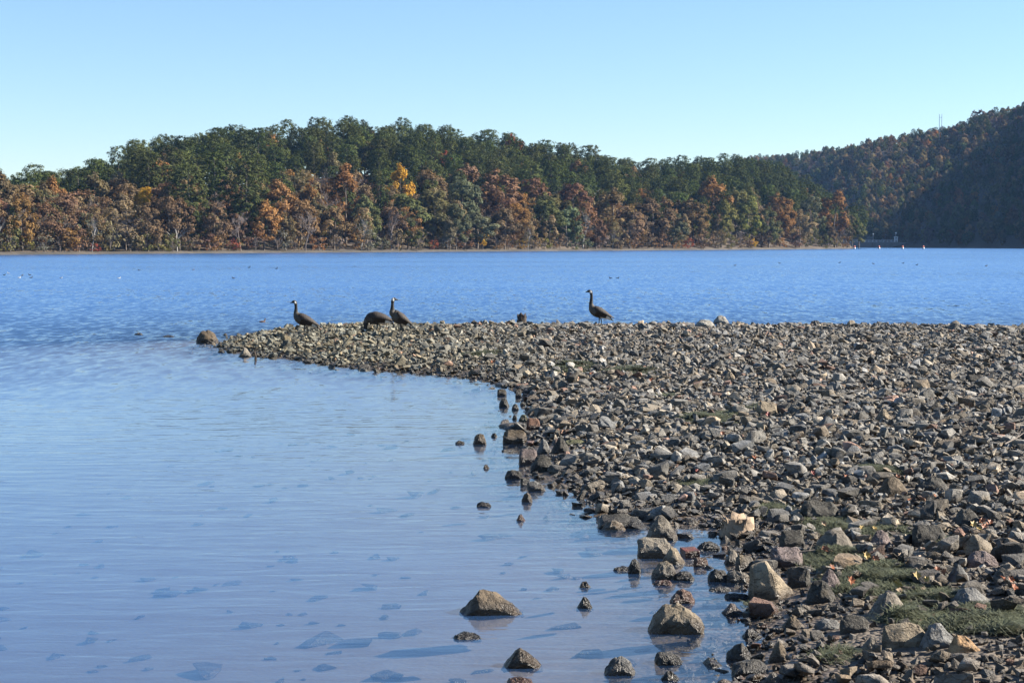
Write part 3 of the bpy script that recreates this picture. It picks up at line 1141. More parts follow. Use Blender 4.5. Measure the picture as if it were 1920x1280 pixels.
rows_ = []
s = 4.0
while s < 860:
    px = 1380.0
    while px < (2520 if s > 240 else 2010):  # unseen trees added along the ridge past the view to roughen its shadow edge
        d0 = float(interp(FAR_SHORE, px)) + s
        step = rng.uniform(5.2, 7.4) * FPX / d0
        p, ss = px + rng.uniform(-0.4, 0.4) * step, s + rng.uniform(-4, 4)
        px += step
        D = FAR_D * min(max(1.0 + (1560 - p) / 300, 1), 2.2)
        if ss > D + 50 or ss < 3 or (p < 1540 and ss < 120):
            continue
        x, y, z = [float(v[0]) for v in far_hill(np.array([p]), np.array([ss]))]
        u = rng.random()
        pine = u < 0.16 + 0.30 * max(0, float(fbm(np.array([x / 60]), np.array([y / 60]), 77)[0]))
        k = rng.uniform(0.46, 0.74)
        if pine:
            i, c, k = pick(pine_i), rng.choice(['dark green', 'mid green']), k * 0.9
        elif u > 0.90 and bare_i:
            i, c = pick(bare_i), 'grey'
        else:
            i, c = (pick(oak_i) if u < 0.8 or not thin_i else pick(thin_i)), rng.choice(['tan', 'russet brown', 'olive green', 'grey', 'brown', 'grey green', 'rust orange'], p=[0.26, 0.10, 0.24, 0.12, 0.16, 0.09, 0.03])
        rows_.append((x, y, z - 1.5, k * 0.9, k, rng.uniform(0, 6.28), i, jit(tuple(1.05 * q for q in TINT[str(c)]), 0.22)))
    s += 8.4
forest('far_wood', rows_, SRC)
print('trees', len(single), 'rest', len(rest), 'far', len(rows_), 'src', len(SRC))


# ------------------------------------------------------------------ far bank: dam, lamp posts, buoys, pylon
M_CONC = simple_mat('old_concrete', (0.22, 0.21, 0.20), 0.9, 0.6, 0.2)
M_WHITE = simple_mat('white_paint', (0.75, 0.75, 0.72), 0.5)
M_GALV = simple_mat('galvanised_steel', (0.42, 0.43, 0.44), 0.45, None, 0, 0.6)
M_ORANGE = simple_mat('orange_plastic', (0.55, 0.12, 0.06), 0.5)


def empty(name, loc):
    o = bpy.data.objects.new(name, None)
    COL.objects.link(o)
    o.location = loc
    return o


DY = 985.0
pl, pr = at_y(1575, 456, DY).x, at_y(1748, 456, DY).x
hutx = at_y(1679, 450, DY).x
dam = tag(empty('dam', (pl, DY, 0)), 'low dark concrete dam with railed walkway at the foot of the far hill', 'dam')
mb = MB()
mb.box(((pr - pl) / 2, 0, 0.8), (pr - pl, 5, 4.6))
link('dam_wall', mb.mesh('dam_wall', M_CONC), dam)
for i in range(7):
    mb = MB()
    mb.box(((i + 0.5) * (pr - pl) / 7, -3.2, 0.4), (1.2, 1.4, 4.4))
    link('buttress', mb.mesh('buttress', M_CONC), dam)
mb = MB()
mb.box(((hutx - pl) / 2, -2.2, 3.25), (hutx - pl, 1.6, 0.25))
link('walkway', mb.mesh('walkway', M_GALV), dam)
mb = MB()
mb.box(((hutx - pl) / 2, -2.9, 4.35), (hutx - pl, 0.16, 0.16))
mb.box(((hutx - pl) / 2, -2.9, 3.85), (hutx - pl, 0.1, 0.1))
for i in range(15):
    mb.box(((i + 0.5) * (hutx - pl) / 15, -2.9, 3.85), (0.12, 0.12, 1.0))
tag(link('railing', mb.mesh('railing', M_WHITE), dam))
for px, top, lab in ((1636, 440, 'thin lamp post standing on the middle of the dam walkway'), (1678.5, 438, 'thin lamp post beside the pale hoist frame on the dam')):
    p = at_y(px, 450, DY)
    zt = at_y(px, top, DY).z
    lp = tag(empty('lamp_post', (p.x, DY - 1.6, 3.38)), lab, 'lamp post', 'lamp posts on the dam')
    mb = MB()
    mb.tube([(0, 0, 0), (0, 0, zt - 3.4)], [0.16, 0.10], 8)
    link('post', mb.mesh('post', M_GALV), lp)
    mb = MB()
    mb.tube([(0, 0, zt - 3.4), (0, 0, zt - 3.0), (0, 0, zt - 2.6)], [0.25, 0.48, 0.25], 8, cap=True)
    link('lamp_head', mb.mesh('lamp_head', M_WHITE), lp)
hf = tag(empty('hoist_frame', (hutx, DY - 1.4, 3.38)), 'small pale gate hoist frame at the end of the dam walkway', 'hoist')
mb = MB()
for sx in (-0.8, 0.8):
    mb.box((sx, 0, 1.3), (0.35, 0.6, 2.6))
mb.box((0, 0, 2.75), (2.4, 0.7, 0.4))
link('portal', mb.mesh('portal', M_WHITE), hf)
mb = MB()
mb.tube([(0, -0.5, 1.5), (0, 0.5, 1.5)], 0.55, 10, cap=True)
link('gear_drum', mb.mesh('gear_drum', M_GALV), hf)
for px, lab in ((1602, 'leftmost of four red and white buoys in front of the dam'), (1648, 'second from left of four red and white buoys before the dam'),
                (1692, 'third from left of four red and white buoys before the dam'), (1731, 'rightmost of four red and white buoys in front of the dam')):
    p = at_z(px, 466.6, 0)
    b = tag(empty('buoy', (p.x, p.y, 0)), lab, 'buoy', 'buoys before the dam')
    mb = MB()
    mb.tube([(0, 0, -0.4), (0, 0, -0.2), (0, 0, 0.5), (0, 0, 0.62)], [0.35, 0.55, 0.55, 0.42], 12, cap=True)
    link('float', mb.mesh('float', M_GALV, True), b)
    mb = MB()
    mb.tube([(0, 0, 0.60), (0, 0, 0.75), (0, 0, 1.35), (0, 0, 1.5)], [0.38, 0.5, 0.42, 0.15], 12, cap=True)
    link('marker_top', mb.mesh('marker_top', M_ORANGE, True), b)
pp = far_hill(np.array([1759.0]), np.array([355.0]))
pyl = tag(empty('power_pole', (float(pp[0][0]), float(pp[1][0]), float(pp[2][0]))), 'pale twin power pole with crossarm rising above the far ridge', 'power pole')
ztop = at_y(1759, 214, float(pp[1][0])).z - float(pp[2][0])
for dx in (-0.9, 0.9):
    mb = MB()
    mb.tube([(dx, 0, -1), (dx, 0, ztop)], [0.24, 0.18], 7, cap=True)
    link('pole', mb.mesh('pole', M_GALV), pyl)
mb = MB()
mb.box((0, 0, ztop - 2.6), (2.3, 0.2, 0.22))
link('crossarm', mb.mesh('crossarm', M_GALV), pyl)

# ------------------------------------------------------------------ stones
from mathutils import noise as mn


def hull_bm(pts):
    bm = bmesh.new()
    for p in pts:
        bm.verts.new(p)
    r = bmesh.ops.convex_hull(bm, input=bm.verts)
    bmesh.ops.delete(bm, geom=list({e for e in r['geom_interior'] + r['geom_unused'] if isinstance(e, bmesh.types.BMVert)}), context='VERTS')
    bmesh.ops.dissolve_limit(bm, angle_limit=R(4), verts=bm.verts, edges=bm.edges)
    return bm


def norm_bm(bm):
    co = np.array([v.co for v in bm.verts])
    lo, hi = co.min(0), co.max(0)
    for v in bm.verts:
        v.co = ((v.co.x - lo[0]) / (hi[0] - lo[0]) - 0.5, (v.co.y - lo[1]) / (hi[1] - lo[1]) - 0.5, (v.co.z - lo[2]) / (hi[2] - lo[2]))


def rough_bm(bm, seed, cuts, amp, bev, aspect=(1, 0.8, 0.55)):
    """chip the edges and roughen the faces of a hull (in unit space, shaped by aspect)"""
    for v in bm.verts:
        v.co = (v.co.x * aspect[0], v.co.y * aspect[1], v.co.z * aspect[2])
    if bev:
        bmesh.ops.bevel(bm, geom=bm.edges[:], offset=bev, segments=1, profile=0.5, affect='EDGES', clamp_overlap=True)
    bmesh.ops.triangulate(bm, faces=bm.faces[:])
    if cuts:
        L = [e for e in bm.edges if e.calc_length() > 0.16]
        bmesh.ops.subdivide_edges(bm, edges=L, cuts=1, use_grid_fill=True)
        if cuts > 1:
            bmesh.ops.triangulate(bm, faces=bm.faces[:])
            L = [e for e in bm.edges if e.calc_length() > 0.10]
            bmesh.ops.subdivide_edges(bm, edges=L, cuts=1, use_grid_fill=True)
        bmesh.ops.triangulate(bm, faces=bm.faces[:])
    bm.normal_update()
    off = Vector((seed * 13.7, seed * 5.1, seed * 2.3))
    for v in bm.verts:
        n = mn.fractal(v.co * 3.2 + off, 1.0, 2.0, 3) * amp + mn.noise(v.co * 11 + off) * amp * 0.55
        v.co += v.normal * n
    norm_bm(bm)


def finish(bm, name, mat, sharp=32):
    bm.normal_update()
    for f in bm.faces:
        f.smooth = True
    for e in bm.edges:
        if len(e.link_faces) == 2 and e.calc_face_angle(0) > R(sharp):
            e.smooth = False
    me = bpy.data.meshes.new(name)
    bm.to_mesh(me)
    bm.free()
    if mat:
        me.materials.append(mat)
    return me


def rand_hull(n, boxy, seed):
    q = np.random.default_rng(seed)
    p = q.uniform(-1, 1, (n, 3))
    p = np.sign(p) * np.abs(p) ** boxy
    p /= (np.linalg.norm(p, axis=1)[:, None] ** q.uniform(0.35, 0.9))
    # a few flat breaks
    for _ in range(3):
        d = q.normal(size=3)
        d /= np.linalg.norm(d)
        h = q.uniform(0.45, 0.8)
        t = p @ d
        p = p - d * np.maximum(t - h, 0)[:, None]
    return p


def arrays(bm):
    bmesh.ops.triangulate(bm, faces=bm.faces[:])
    bm.verts.index_update()
    V = np.array([v.co for v in bm.verts])
    F = np.array([[v.index for v in f.verts] for f in bm.faces])
    bm.free()
    return V, F


LOW = []
for i in range(26):
    bm = hull_bm(rand_hull(13, 0.6, 100 + i))
    norm_bm(bm)
    LOW.append(arrays(bm))
MID = []
for i in range(16):
    bm = hull_bm(rand_hull(16, 0.6, 200 + i))
    norm_bm(bm)
    rough_bm(bm, i, 0, 0.03, 0.014)
    MID.append(arrays(bm))
PEB = []
for i in range(10):
    bm = hull_bm(rand_hull(9, 0.7, 300 + i))
    norm_bm(bm)
    PEB.append(arrays(bm))
HI = []
for i in range(20):
    bm = hull_bm(rand_hull(18, 0.55, 400 + i))
    norm_bm(bm)
    rough_bm(bm, i, 1, 0.04, 0.025)
    HI.append(finish(bm, 'stone', M_STONE))


def stone_tints(n, x, y):
    lum = np.clip(rng.lognormal(math.log(0.150), 0.38, n), 0.045, 0.33)
    kind = rng.random(n)
    hue = np.tile(np.array([1.06, 1.0, 0.90]), (n, 1))
    hue[kind < 0.34] = (1.16, 1.0, 0.78)
    hue[kind < 0.10] = (1.26, 1.0, 0.72)
    hue[kind < 0.03] = (1.35, 0.86, 0.66)
    hue[kind > 0.85] = (1.0, 1.0, 0.98)
    # greener, algae-dusted stones towards the tip of the spit
    g = np.clip((1.5 - x) / 5, 0, 1) * (y > 30)
    hue = hue * (1 + g[:, None] * np.array([0.01, 0.03, -0.10]))
    # browner stones by the near waterline
    near = np.clip((17 - y) / 8, 0, 1)
    hue = hue * (1 + near[:, None] * np.array([0.08, -0.01, -0.09]))
    lum = lum * (1 - 0.36 * near)
    return hue * lum[:, None]


ALGAE = [(1330, 787, 150, 26), (1425, 770, 90, 18), (1300, 915, 90, 22), (1440, 962, 60, 22), (1560, 1052, 120, 50), (1640, 1092, 210, 70), (1720, 1120, 150, 40), (1830, 1165, 230, 56), (1680, 1165, 80, 30),
         (1560, 992, 120, 40), (1650, 1000, 130, 34), (1560, 1232, 80, 24), (1410, 1150, 36, 12), (1870, 1185, 60, 36), (1075, 690, 110, 18), (1180, 700, 110, 18), (1640, 890, 120, 16), (1760, 1020, 60, 26), (1250, 745, 60, 12), (905, 667, 120, 10)]


def in_algae(u, v):
    m = np.zeros(len(u))
    for a, b, w, h in ALGAE:
        m = np.maximum(m, 1 - np.clip(((u - a) / (w * 0.5)) ** 2 + ((v - b) / (h * 0.5)) ** 2, 0, 1.0))
    return m


def scatter(dens, ymin, ymax, lo=-0.8, margin=1.6):
    """random points on the bank that the camera (or one a step aside) can see"""
    xmax = 0.3 * ymax + margin + 1
    n = int(dens * (ymax - ymin) * 2 * xmax)
    x = rng.uniform(-xmax, xmax, n)
    y = rng.uniform(ymin, ymax, n)
    k = np.abs(x) < 0.31 * y + margin
    x, y = x[k], y[k]
    sd = signed_dist(x, y) + 0.25 * fbm(x * 1.3, y * 1.3, 41)
    keep = (sd > 0) | (rng.random(len(x)) < 0.55 * np.exp(np.minimum(sd, 0) / 0.28)) & (sd > lo)
    return x[keep], y[keep], sd[keep]


def joined(name, lib, x, y, z, L, flat, tints, parent, mat, tilt=0.36):
    Vs, Fs, Ts = [], [], []
    nn = 0
    pickv = rng.integers(0, len(lib), len(x))
    rz = rng.uniform(0, 6.283, len(x))
    ax, ay = rng.normal(0, tilt, len(x)), rng.normal(0, tilt, len(x))
    for k, (V, F) in enumerate(lib):
        s = np.where(pickv == k)[0]
        if not len(s):
            continue
        m = len(s)
        P = V - np.array([0, 0, 0.5])
        P = P[None] * np.stack([L[s], L[s] * rng.uniform(0.48, 0.95, m), L[s] * flat[s]], 1)[:, None]
        # tilt about x, then about y, then turn about z
        c, q = np.cos(ax[s])[:, None], np.sin(ax[s])[:, None]
        P = np.stack([P[..., 0], P[..., 1] * c - P[..., 2] * q, P[..., 1] * q + P[..., 2] * c], -1)
        c, q = np.cos(ay[s])[:, None], np.sin(ay[s])[:, None]
        P = np.stack([P[..., 0] * c + P[..., 2] * q, P[..., 1], -P[..., 0] * q + P[..., 2] * c], -1)
        c, q = np.cos(rz[s])[:, None], np.sin(rz[s])[:, None]
        P = np.stack([P[..., 0] * c - P[..., 1] * q, P[..., 0] * q + P[..., 1] * c, P[..., 2]], -1)
        P += np.stack([x[s], y[s], z[s]], 1)[:, None]
        Vs.append(P.reshape(-1, 3))
        Fs.append((F[None] + (nn + np.arange(m) * len(V))[:, None, None]).reshape(-1, 3))
        Ts.append(np.repeat(tints[s], len(V), 0))
        nn += m * len(V)
    me = mesh_np(name, np.concatenate(Vs), np.concatenate(Fs), mat)
    attr_v(me, 'tint', np.concatenate(Ts))
    o = link(name, me, parent)
    o['kind'] = 'stuff'
    print(name, len(x), 'stones', sum(len(f) for f in Fs), 'tris')
    return o


# rocks that stand out singly (built further down): photo column, foot, width, height
ROCKS = [
    # px, base py, width, height, shape, tint, name, label
    (1450, 1124, 88, 76, 'BIG', 'tan', 'boulder', 'largest boulder on the bank with sunlit slanting tan face beside the muddy inlet'),
    (921, 1152, 122, 46, 'wedge', 'brown', 'rock', 'brown ridged rock alone in the shallows, left of the tan domed one'),
    (1270, 1187, 108, 58, 'dome', 'tan', 'boulder', 'tan domed boulder sitting in the shallow water near the bank'),
    (978, 1252, 78, 38, 'peak', 'brown', 'rock', 'jagged brown rock in the water near the bottom of the photo'),
    (1163, 1265, 60, 34, 'dome', 'grey', 'rock', 'rounded grey rock in the water, right of the jagged brown one'),
    (875, 1198, 52, 12, 'flat', 'dark', 'rock', 'flat dark rock barely above the water below the brown ridged rock'),
    (1097, 1140, 33, 22, 'peak', 'dark', 'rock', 'small dark pyramid rock in the water between the two large shallows rocks'),
    (1098, 1101, 26, 12, 'wedge', 'brown', 'rock', 'small brown chip of rock above the dark pyramid in the water'),
    (1190, 1075, 26, 30, 'dome', 'dark', 'rock', 'wet black round rock in the water left of the brown rock pile'),
    (1170, 1070, 40, 8, 'flat', 'dark', 'rock', 'flat wet slab beside the wet black round rock'),
    (1257, 1246, 58, 24, 'slab', 'dark', 'rock', 'low dark slab in the water below the tan domed boulder'),
    (1281, 1131, 48, 27, 'dome', 'red', 'rock', 'reddish rock in the water just behind the tan domed boulder'),
    (1374, 1152, 44, 22, 'peak', 'mauve', 'rock', 'pinkish pyramid rock in the water left of the muddy patch'),
    (977, 976, 20, 13, 'wedge', 'red', 'rock', 'small reddish brown rock out in the water, lower one of the pair'),
    (907, 950, 28, 10, 'flat', 'dark', 'rock', 'small flat dark rock farthest out in the middle water'),
    (988, 941, 21, 19, 'dome', 'brown', 'rock', 'small brown upright rock in the water beside the shore stones'),
    (899, 833, 26, 22, 'dome', 'brown', 'rock', 'round brown rock out in the water near the bend of the shore'),
    (862, 832, 18, 7, 'flat', 'dark', 'rock', 'flat dark rock left of the round brown rock in the water'),
    (927, 819, 13, 8, 'dome', 'dark', 'rock', 'tiny speckled rock right of the round brown rock'),
    (912, 878, 15, 8, 'wedge', 'brown', 'rock', 'tiny brown rock in the water below the round brown rock'),
    (963, 897, 33, 17, 'flat', 'dark', 'rock', 'dark low rock in the water under the reddish square rock'),
    (985, 910, 20, 15, 'block', 'dark', 'rock', 'small dark block in the water beside the grey slab'),
    (1006, 920, 36, 19, 'slab', 'grey', 'rock', 'grey slab at the waterline below the reddish square rock'),
    (990, 871, 36, 32, 'block', 'mauve', 'rock', 'reddish square rock standing in the water at the shore bend'),
    (1020, 850, 32, 30, 'peak', 'grey', 'rock', 'grey pyramid rock at the waterline beside the reddish square rock'),
    (966, 832, 46, 28, 'block', 'brown', 'rock', 'brown blocky rock at the waterline above the reddish square rock'),
    (1050, 850, 40, 34, 'peak', 'dark', 'rock', 'dark wedge with pale edge on the shore above the reddish square rock'),
    (1016, 884, 46, 34, 'dome', 'dark', 'rock', 'large wet black rock at the waterline beside the reddish square rock'),
    (1000, 806, 26, 24, 'block', 'red', 'rock', 'reddish stone with split face on the shore above the brown blocky rock'),
    (945, 763, 20, 18, 'dome', 'dark', 'rock', 'dark round rock in the water left of the upper shore bend'),
    (966, 768, 15, 12, 'dome', 'dark', 'rock', 'small dark rock right of the dark round one in the water'),
    (981, 760, 12, 8, 'flat', 'dark', 'rock', 'tiny dark rock nearest the shore at the upper bend'),
    (941, 742, 18, 14, 'block', 'dark', 'rock', 'dark stone in the water highest at the upper shore bend'),
    (972, 745, 12, 16, 'block', 'dark', 'rock', 'narrow upright dark stone at the edge of the upper shore bend'),
    (965, 786, 10, 9, 'dome', 'dark', 'rock', 'tiny black round rock below the upper shore bend'),
    (982, 790, 20, 14, 'dome', 'olive', 'rock', 'small mossy rock at the waterline below the upper shore bend'),
    (386, 643, 42, 26, 'dome', 'brown', 'boulder', 'pale topped boulder in the water off the tip of the spit'),
    (259, 628, 16, 5, 'flat', 'dark', 'rock', 'low dark rock in the lake farthest left of the spit'),
    (314, 632, 22, 4, 'flat', 'dark', 'rock', 'thin flat rock in the lake between the low dark rock and pale topped boulder'),
    (458, 669, 27, 19, 'peak', 'warm', 'rock', 'pointed grey rock at the waterline near the tip of the spit'),
    (415, 661, 17, 8, 'wedge', 'dark', 'rock', 'small dark rock in the water just below the tip of the spit'),
    (422, 629, 9, 5, 'dome', 'dark', 'rock', 'tiny dark rock right of the pale topped boulder'),
    (682, 692, 24, 10, 'block', 'dark', 'rock', 'squarish dark rock in the water under the middle of the spit'),
    (660, 691, 12, 7, 'dome', 'dark', 'rock', 'tiny dark rock left of the squarish one under the spit'),
    (577, 680, 22, 7, 'flat', 'dark', 'rock', 'flat dark rock in the water under the leftmost goose'),
    (773, 700, 12, 8, 'wedge', 'dark', 'rock', 'tiny black rock below the right end of the spit edge'),
    (1353, 608, 30, 18, 'dome', 'pale', 'boulder', 'white boulder on the crest, higher and right of two'),
    (1322, 616, 42, 18, 'dome', 'pale', 'boulder', 'white boulder on the crest, lower and left of two'),
    (1793, 612, 22, 12, 'dome', 'warm', 'rock', 'pale rock standing on the crest near the right edge'),
    (1530, 608, 18, 8, 'flat', 'dark', 'rock', 'dark flat rock against the water on the crest'),
    (1240, 1012, 66, 48, 'peak', 'warm', 'rock', 'brown pointed rock in the inlet right of the long dark slab'),
    (1172, 990, 100, 26, 'slab', 'dark', 'rock', 'long dark slab at the waterline above the inlet'),
    (1151, 993, 46, 18, 'dome', 'tan', 'rock', 'tan rock in the water in front of the long dark slab'),
    (1228, 1046, 64, 40, 'block', 'warm', 'rock', 'large wet block at the top of the brown rock pile in the inlet'),
    (1262, 1058, 48, 36, 'peak', 'tan', 'rock', 'ragged tan rock leaning on the wet block in the inlet'),
    (1248, 1086, 52, 36, 'dome', 'warm', 'rock', 'smooth grey brown rock at the front of the inlet rock pile'),
    (1284, 1088, 40, 18, 'flat', 'dark', 'rock', 'low wet rock right of the smooth grey brown rock'),
    (1244, 1097, 36, 9, 'flat', 'red', 'rock', 'wet orange red stone in the water under the inlet rock pile'),
    (1315, 1062, 28, 18, 'block', 'red', 'rock', 'small red brown rock right below the red brick'),
    (1330, 1031, 46, 17, 'dome', 'dark', 'rock', 'pair of wet rounded rocks in the inlet above the red brick'),
    (1348, 1090, 40, 24, 'flat', 'dark', 'rock', 'wet black rock with glinting edge in the inlet'),
    (1386, 1092, 46, 22, 'flat', 'warm', 'rock', 'grey block in the inlet touching the largest boulder'),
    (1397, 1070, 38, 32, 'block', 'warm', 'rock', 'square edged rock above the largest boulder at the inlet'),
    (1374, 1058, 36, 30, 'peak', 'warm', 'rock', 'leaning rock left of the square edged rock in the inlet'),
    (1383, 1122, 46, 10, 'flat', 'dark', 'rock', 'flat black stone in the water left of the largest boulder'),
    (1352, 1108, 44, 8, 'flat', 'dark', 'rock', 'flat wet stone farther left in the water beside the inlet'),
    (1540, 975, 72, 40, 'block', 'dark', 'boulder', 'dark angular boulder on the upper bank above the algae'),
    (1569, 1036, 74, 44, 'dome', 'warm', 'boulder', 'domed grey boulder with hollow front amid the algae'),
    (1489, 1028, 48, 36, 'block', 'dark', 'boulder', 'dark block left of the domed grey boulder'),
    (1478, 1062, 62, 38, 'block', 'mauve', 'boulder', 'grey pink faceted boulder behind the largest boulder'),
    (1558, 1110, 58, 48, 'peak', 'mauve', 'boulder', 'dark boulder with pale right face right of the largest boulder'),
    (1541, 1130, 58, 44, 'dome', 'dark', 'boulder', 'black rounded boulder in front of the pale faced one'),
    (1500, 1100, 46, 40, 'block', 'dark', 'boulder', 'dark boulder wedged against the right of the largest boulder'),
    (1672, 1156, 84, 46, 'peak', 'warm', 'boulder', 'wide grey boulder with tan edge at the lower rim of the algae'),
    (1700, 1212, 84, 46, 'block', 'tan', 'boulder', 'tan grey split boulder in the muddy foreground'),
    (1768, 1214, 78, 46, 'wedge', 'grey', 'boulder', 'grey boulder right of the tan grey split boulder'),
    (1812, 1222, 66, 32, 'wedge', 'orange', 'rock', 'orange tan flat faced rock at the lower right'),
    (1604, 1186, 54, 34, 'block', 'dark', 'rock', 'dark square rock in the mud below the algae'),
    (1555, 1180, 50, 20, 'flat', 'grey', 'rock', 'flat grey rock in the mud left of the dark square rock'),
    (1490, 1180, 50, 28, 'peak', 'brown', 'rock', 'ragged brown rock in the mud at the waterline'),
    (1463, 1240, 46, 40, 'peak', 'brown', 'rock', 'upright brown rock in the shallows at the lower waterline'),
    (1388, 1238, 52, 34, 'dome', 'dark', 'rock', 'wet dark mound left of the upright brown rock'),
    (1410, 1264, 72, 26, 'flat', 'dark', 'rock', 'wet dark cluster rock at the bottom waterline'),
    (1452, 1284, 46, 24, 'peak', 'warm', 'rock', 'pale topped rock at the very bottom of the photo'),
    (1412, 1196, 42, 18, 'wedge', 'dark', 'rock', 'low black rock in the shallows left of the muddy patch'),
    (1636, 1220, 42, 28, 'peak', 'warm', 'rock', 'small pointed grey rock left of the tan grey split boulder'),
    (1830, 1136, 78, 34, 'wedge', 'grey', 'boulder', 'long grey boulder above the right algae mat'),
    (1800, 1090, 46, 36, 'peak', 'grey', 'boulder', 'dark peaked boulder near the right edge above the algae'),
    (1845, 1062, 62, 30, 'dome', 'mauve', 'boulder', 'mauve tinted boulder near the right edge'),
    (1745, 1025, 66, 44, 'block', 'dark', 'boulder', 'large dark boulder half wrapped in algae'),
    (1653, 1026, 42, 34, 'dome', 'mauve', 'rock', 'pitted mauve grey rock amid the algae'),
    (1678, 930, 56, 38, 'dome', 'brown', 'boulder', 'brown rounded boulder high on the right bank'),
    (1750, 922, 62, 30, 'dome', 'dark', 'boulder', 'dark boulder right of the brown rounded one'),
    (1820, 985, 64, 34, 'wedge', 'dark', 'boulder', 'dark leaning boulder at the right above the leaf cluster'),
    (1620, 1178, 26, 20, 'dome', 'grey', 'rock', 'small round grey rock behind the dark square rock'),
    (1256, 1275, 40, 18, 'peak', 'dark', 'rock', 'dark rock cut by the bottom edge left of the lower waterline'),
    (975, 1282, 50, 12, 'flat', 'red', 'rock', 'reddish rock cut by the bottom edge of the photo'),
    (1080, 834, 42, 10, 'flat', 'olive', 'rock', 'flat olive green rock on the shore behind the dark wedge'),
    (1440, 780, 40, 30, 'block', 'tan', 'rock', 'tan block above the dark algae mat in mid bank'),
    (1600, 770, 34, 18, 'dome', 'grey', 'rock', 'grey stone standing up in the middle of the right bank'),
    (1660, 790, 36, 26, 'peak', 'tan', 'rock', 'streaked tan pointed rock in the middle of the right bank'),
    (1700, 682, 26, 12, 'wedge', 'dark', 'rock', 'dark wedge on the far bank right of the white boulders'),
    (1830, 720, 36, 20, 'block', 'dark', 'rock', 'large dark block on the far right bank'),
    (1870, 695, 34, 20, 'peak', 'grey', 'rock', 'grey peaked rock on the far right bank'),
    (1050, 728, 40, 16, 'dome', 'warm', 'rock', 'broad pale grey rock where the spit joins the bank'),
    (1236, 690, 20, 10, 'block', 'pale', 'rock', 'pale squarish rock on the bank below the rightmost goose'),
    (1368, 715, 22, 20, 'dome', 'tan', 'rock', 'tan rounded rock on the bank below the white boulders'),
]


def clear_of_rocks(u, v, Lpx):
    """False where a loose stone would sit in or right in front of one of the single rocks"""
    ok = np.ones(len(u), bool)
    for a, b, w, h, *_ in ROCKS:
        ok &= ~((np.abs(u - a) < 0.5 * w + 0.25 * Lpx) & (v > b - 0.5 * h) & (v < b + 0.42 * Lpx))
    return ok


# main layer of broken stones
x, y, sd = scatter(200, 7.5, 51.5, -0.8, 1.3)
u, v, dd = project(np.stack([x, y, bank_z(x, y)], 1))
alg = in_algae(u, v)
inlet = np.clip(1.35 - np.hypot((u - 1310) / 95, (v - 1045) / 62), 0, 1)
mud = np.maximum(smooth((v - 1110) / 60) * smooth((u - 1420) / 40), np.minimum(inlet * 3, 1) * 1.1)        # muddy foreground: fewer stones, more grit
keep = rng.random(len(x)) > np.maximum(np.clip(alg * 1.7, 0, 0.9), mud * 0.82)
x, y, sd, u, v, alg, mud = x[keep], y[keep], sd[keep], u[keep], v[keep], alg[keep], mud[keep]
L = np.clip(rng.lognormal(math.log(0.064), 0.54, len(x)), 0.03, 0.25)
L *= np.where(y < 19, 0.95, 0.98)
flat = rng.uniform(0.28, 0.68, len(x))
ok = clear_of_rocks(u, v, L * FPX / y)
x, y, sd, u, v, L, flat = x[ok], y[ok], sd[ok], u[ok], v[ok], L[ok], flat[ok]
z = bank_z(x, y) + L * flat * rng.uniform(0.10, 0.55, len(x)) + np.where(sd > 0.4, rng.uniform(0, 0.05, len(x)), 0)
T = stone_tints(len(x), x, y)
inview = (u > -20) & (u < 1940) & (v < 1300)
score = np.where(inview, L ** 1.0 * (0.5 + flat) / np.hypot(x, y), 0)
top = np.argsort(-score)[:285]
restm = np.ones(len(x), bool)
restm[top] = False
for i in top:
    o = link('stone', pick(HI), bank)
    o.location = (x[i], y[i], z[i] - L[i] * flat[i] * 0.55)
    o.scale = (L[i], L[i] * rng.uniform(0.62, 0.95), L[i] * flat[i] * 1.15)
    o.rotation_euler = (rng.normal(0, 0.22), rng.normal(0, 0.22), rng.uniform(0, 6.28))
    o['tint'] = tuple(float(q) for q in T[i])
nearm = restm & (y < 14.5)
farm = restm & (y >= 14.5) & ((y < 30) | (rng.random(len(x)) < 0.75))
joined('broken_stones', MID, x[nearm], y[nearm], z[nearm], L[nearm], flat[nearm], T[nearm], bank, M_STONE_STUFF)
joined('broken_stones', LOW, x[farm], y[farm], z[farm], L[farm], flat[farm], T[farm], bank, M_STONE_STUFF)
# grit and small stones in the gaps
for (d_, a, b) in ((260, 7.5, 17), (80, 17, 30), (26, 30, 51.5)):
    x, y, sd = scatter(d_, a, b, -0.5, 1.0)
    L = np.clip(rng.lognormal(math.log(0.045 if a < 10 else 0.06), 0.35, len(x)), 0.02, 0.12)
    flat = rng.uniform(0.45, 0.9, len(x))
    z = bank_z(x, y) + L * flat * 0.2
    u, v, dd = project(np.stack([x, y, z], 1))
    ok = clear_of_rocks(u, v, L * FPX / y) & (rng.random(len(x)) > np.maximum(in_algae(u, v) * 0.6, 0.62 * smooth((v - 1110) / 60) * smooth((u - 1420) / 40) * (fbm(x * 1.1, y * 1.1, 83) > -0.12)))
    x, y, z, L, flat = x[ok], y[ok], z[ok], L[ok], flat[ok]
    joined('small_stones', PEB, x, y, z, L, flat, stone_tints(len(x), x, y) * 0.92, bank, M_STONE_STUFF)
# stones lying on the bed under the shallow water
n = 1700
x, y = rng.uniform(-5, 4.5, n), rng.uniform(8.2, 26, n)
sd = signed_dist(x, y)
k = (sd < -0.35) & (np.abs(x) < 0.31 * y + 1) & (rng.random(n) < np.where(y < 16, 0.36, 0.12))
x, y = x[k], y[k]
L = np.clip(rng.lognormal(math.log(0.115), 0.5, len(x)), 0.05, 0.36)
flat = rng.uniform(0.12, 0.3, len(x))
joined('sunken_stones', LOW, x, y, np.minimum(bank_z(x, y) + L * flat * 0.3, -0.05 - L * flat * 0.5), L, flat, stone_tints(len(x), x, y) * 0.62, bank, M_STONE_STUFF, 0.1)

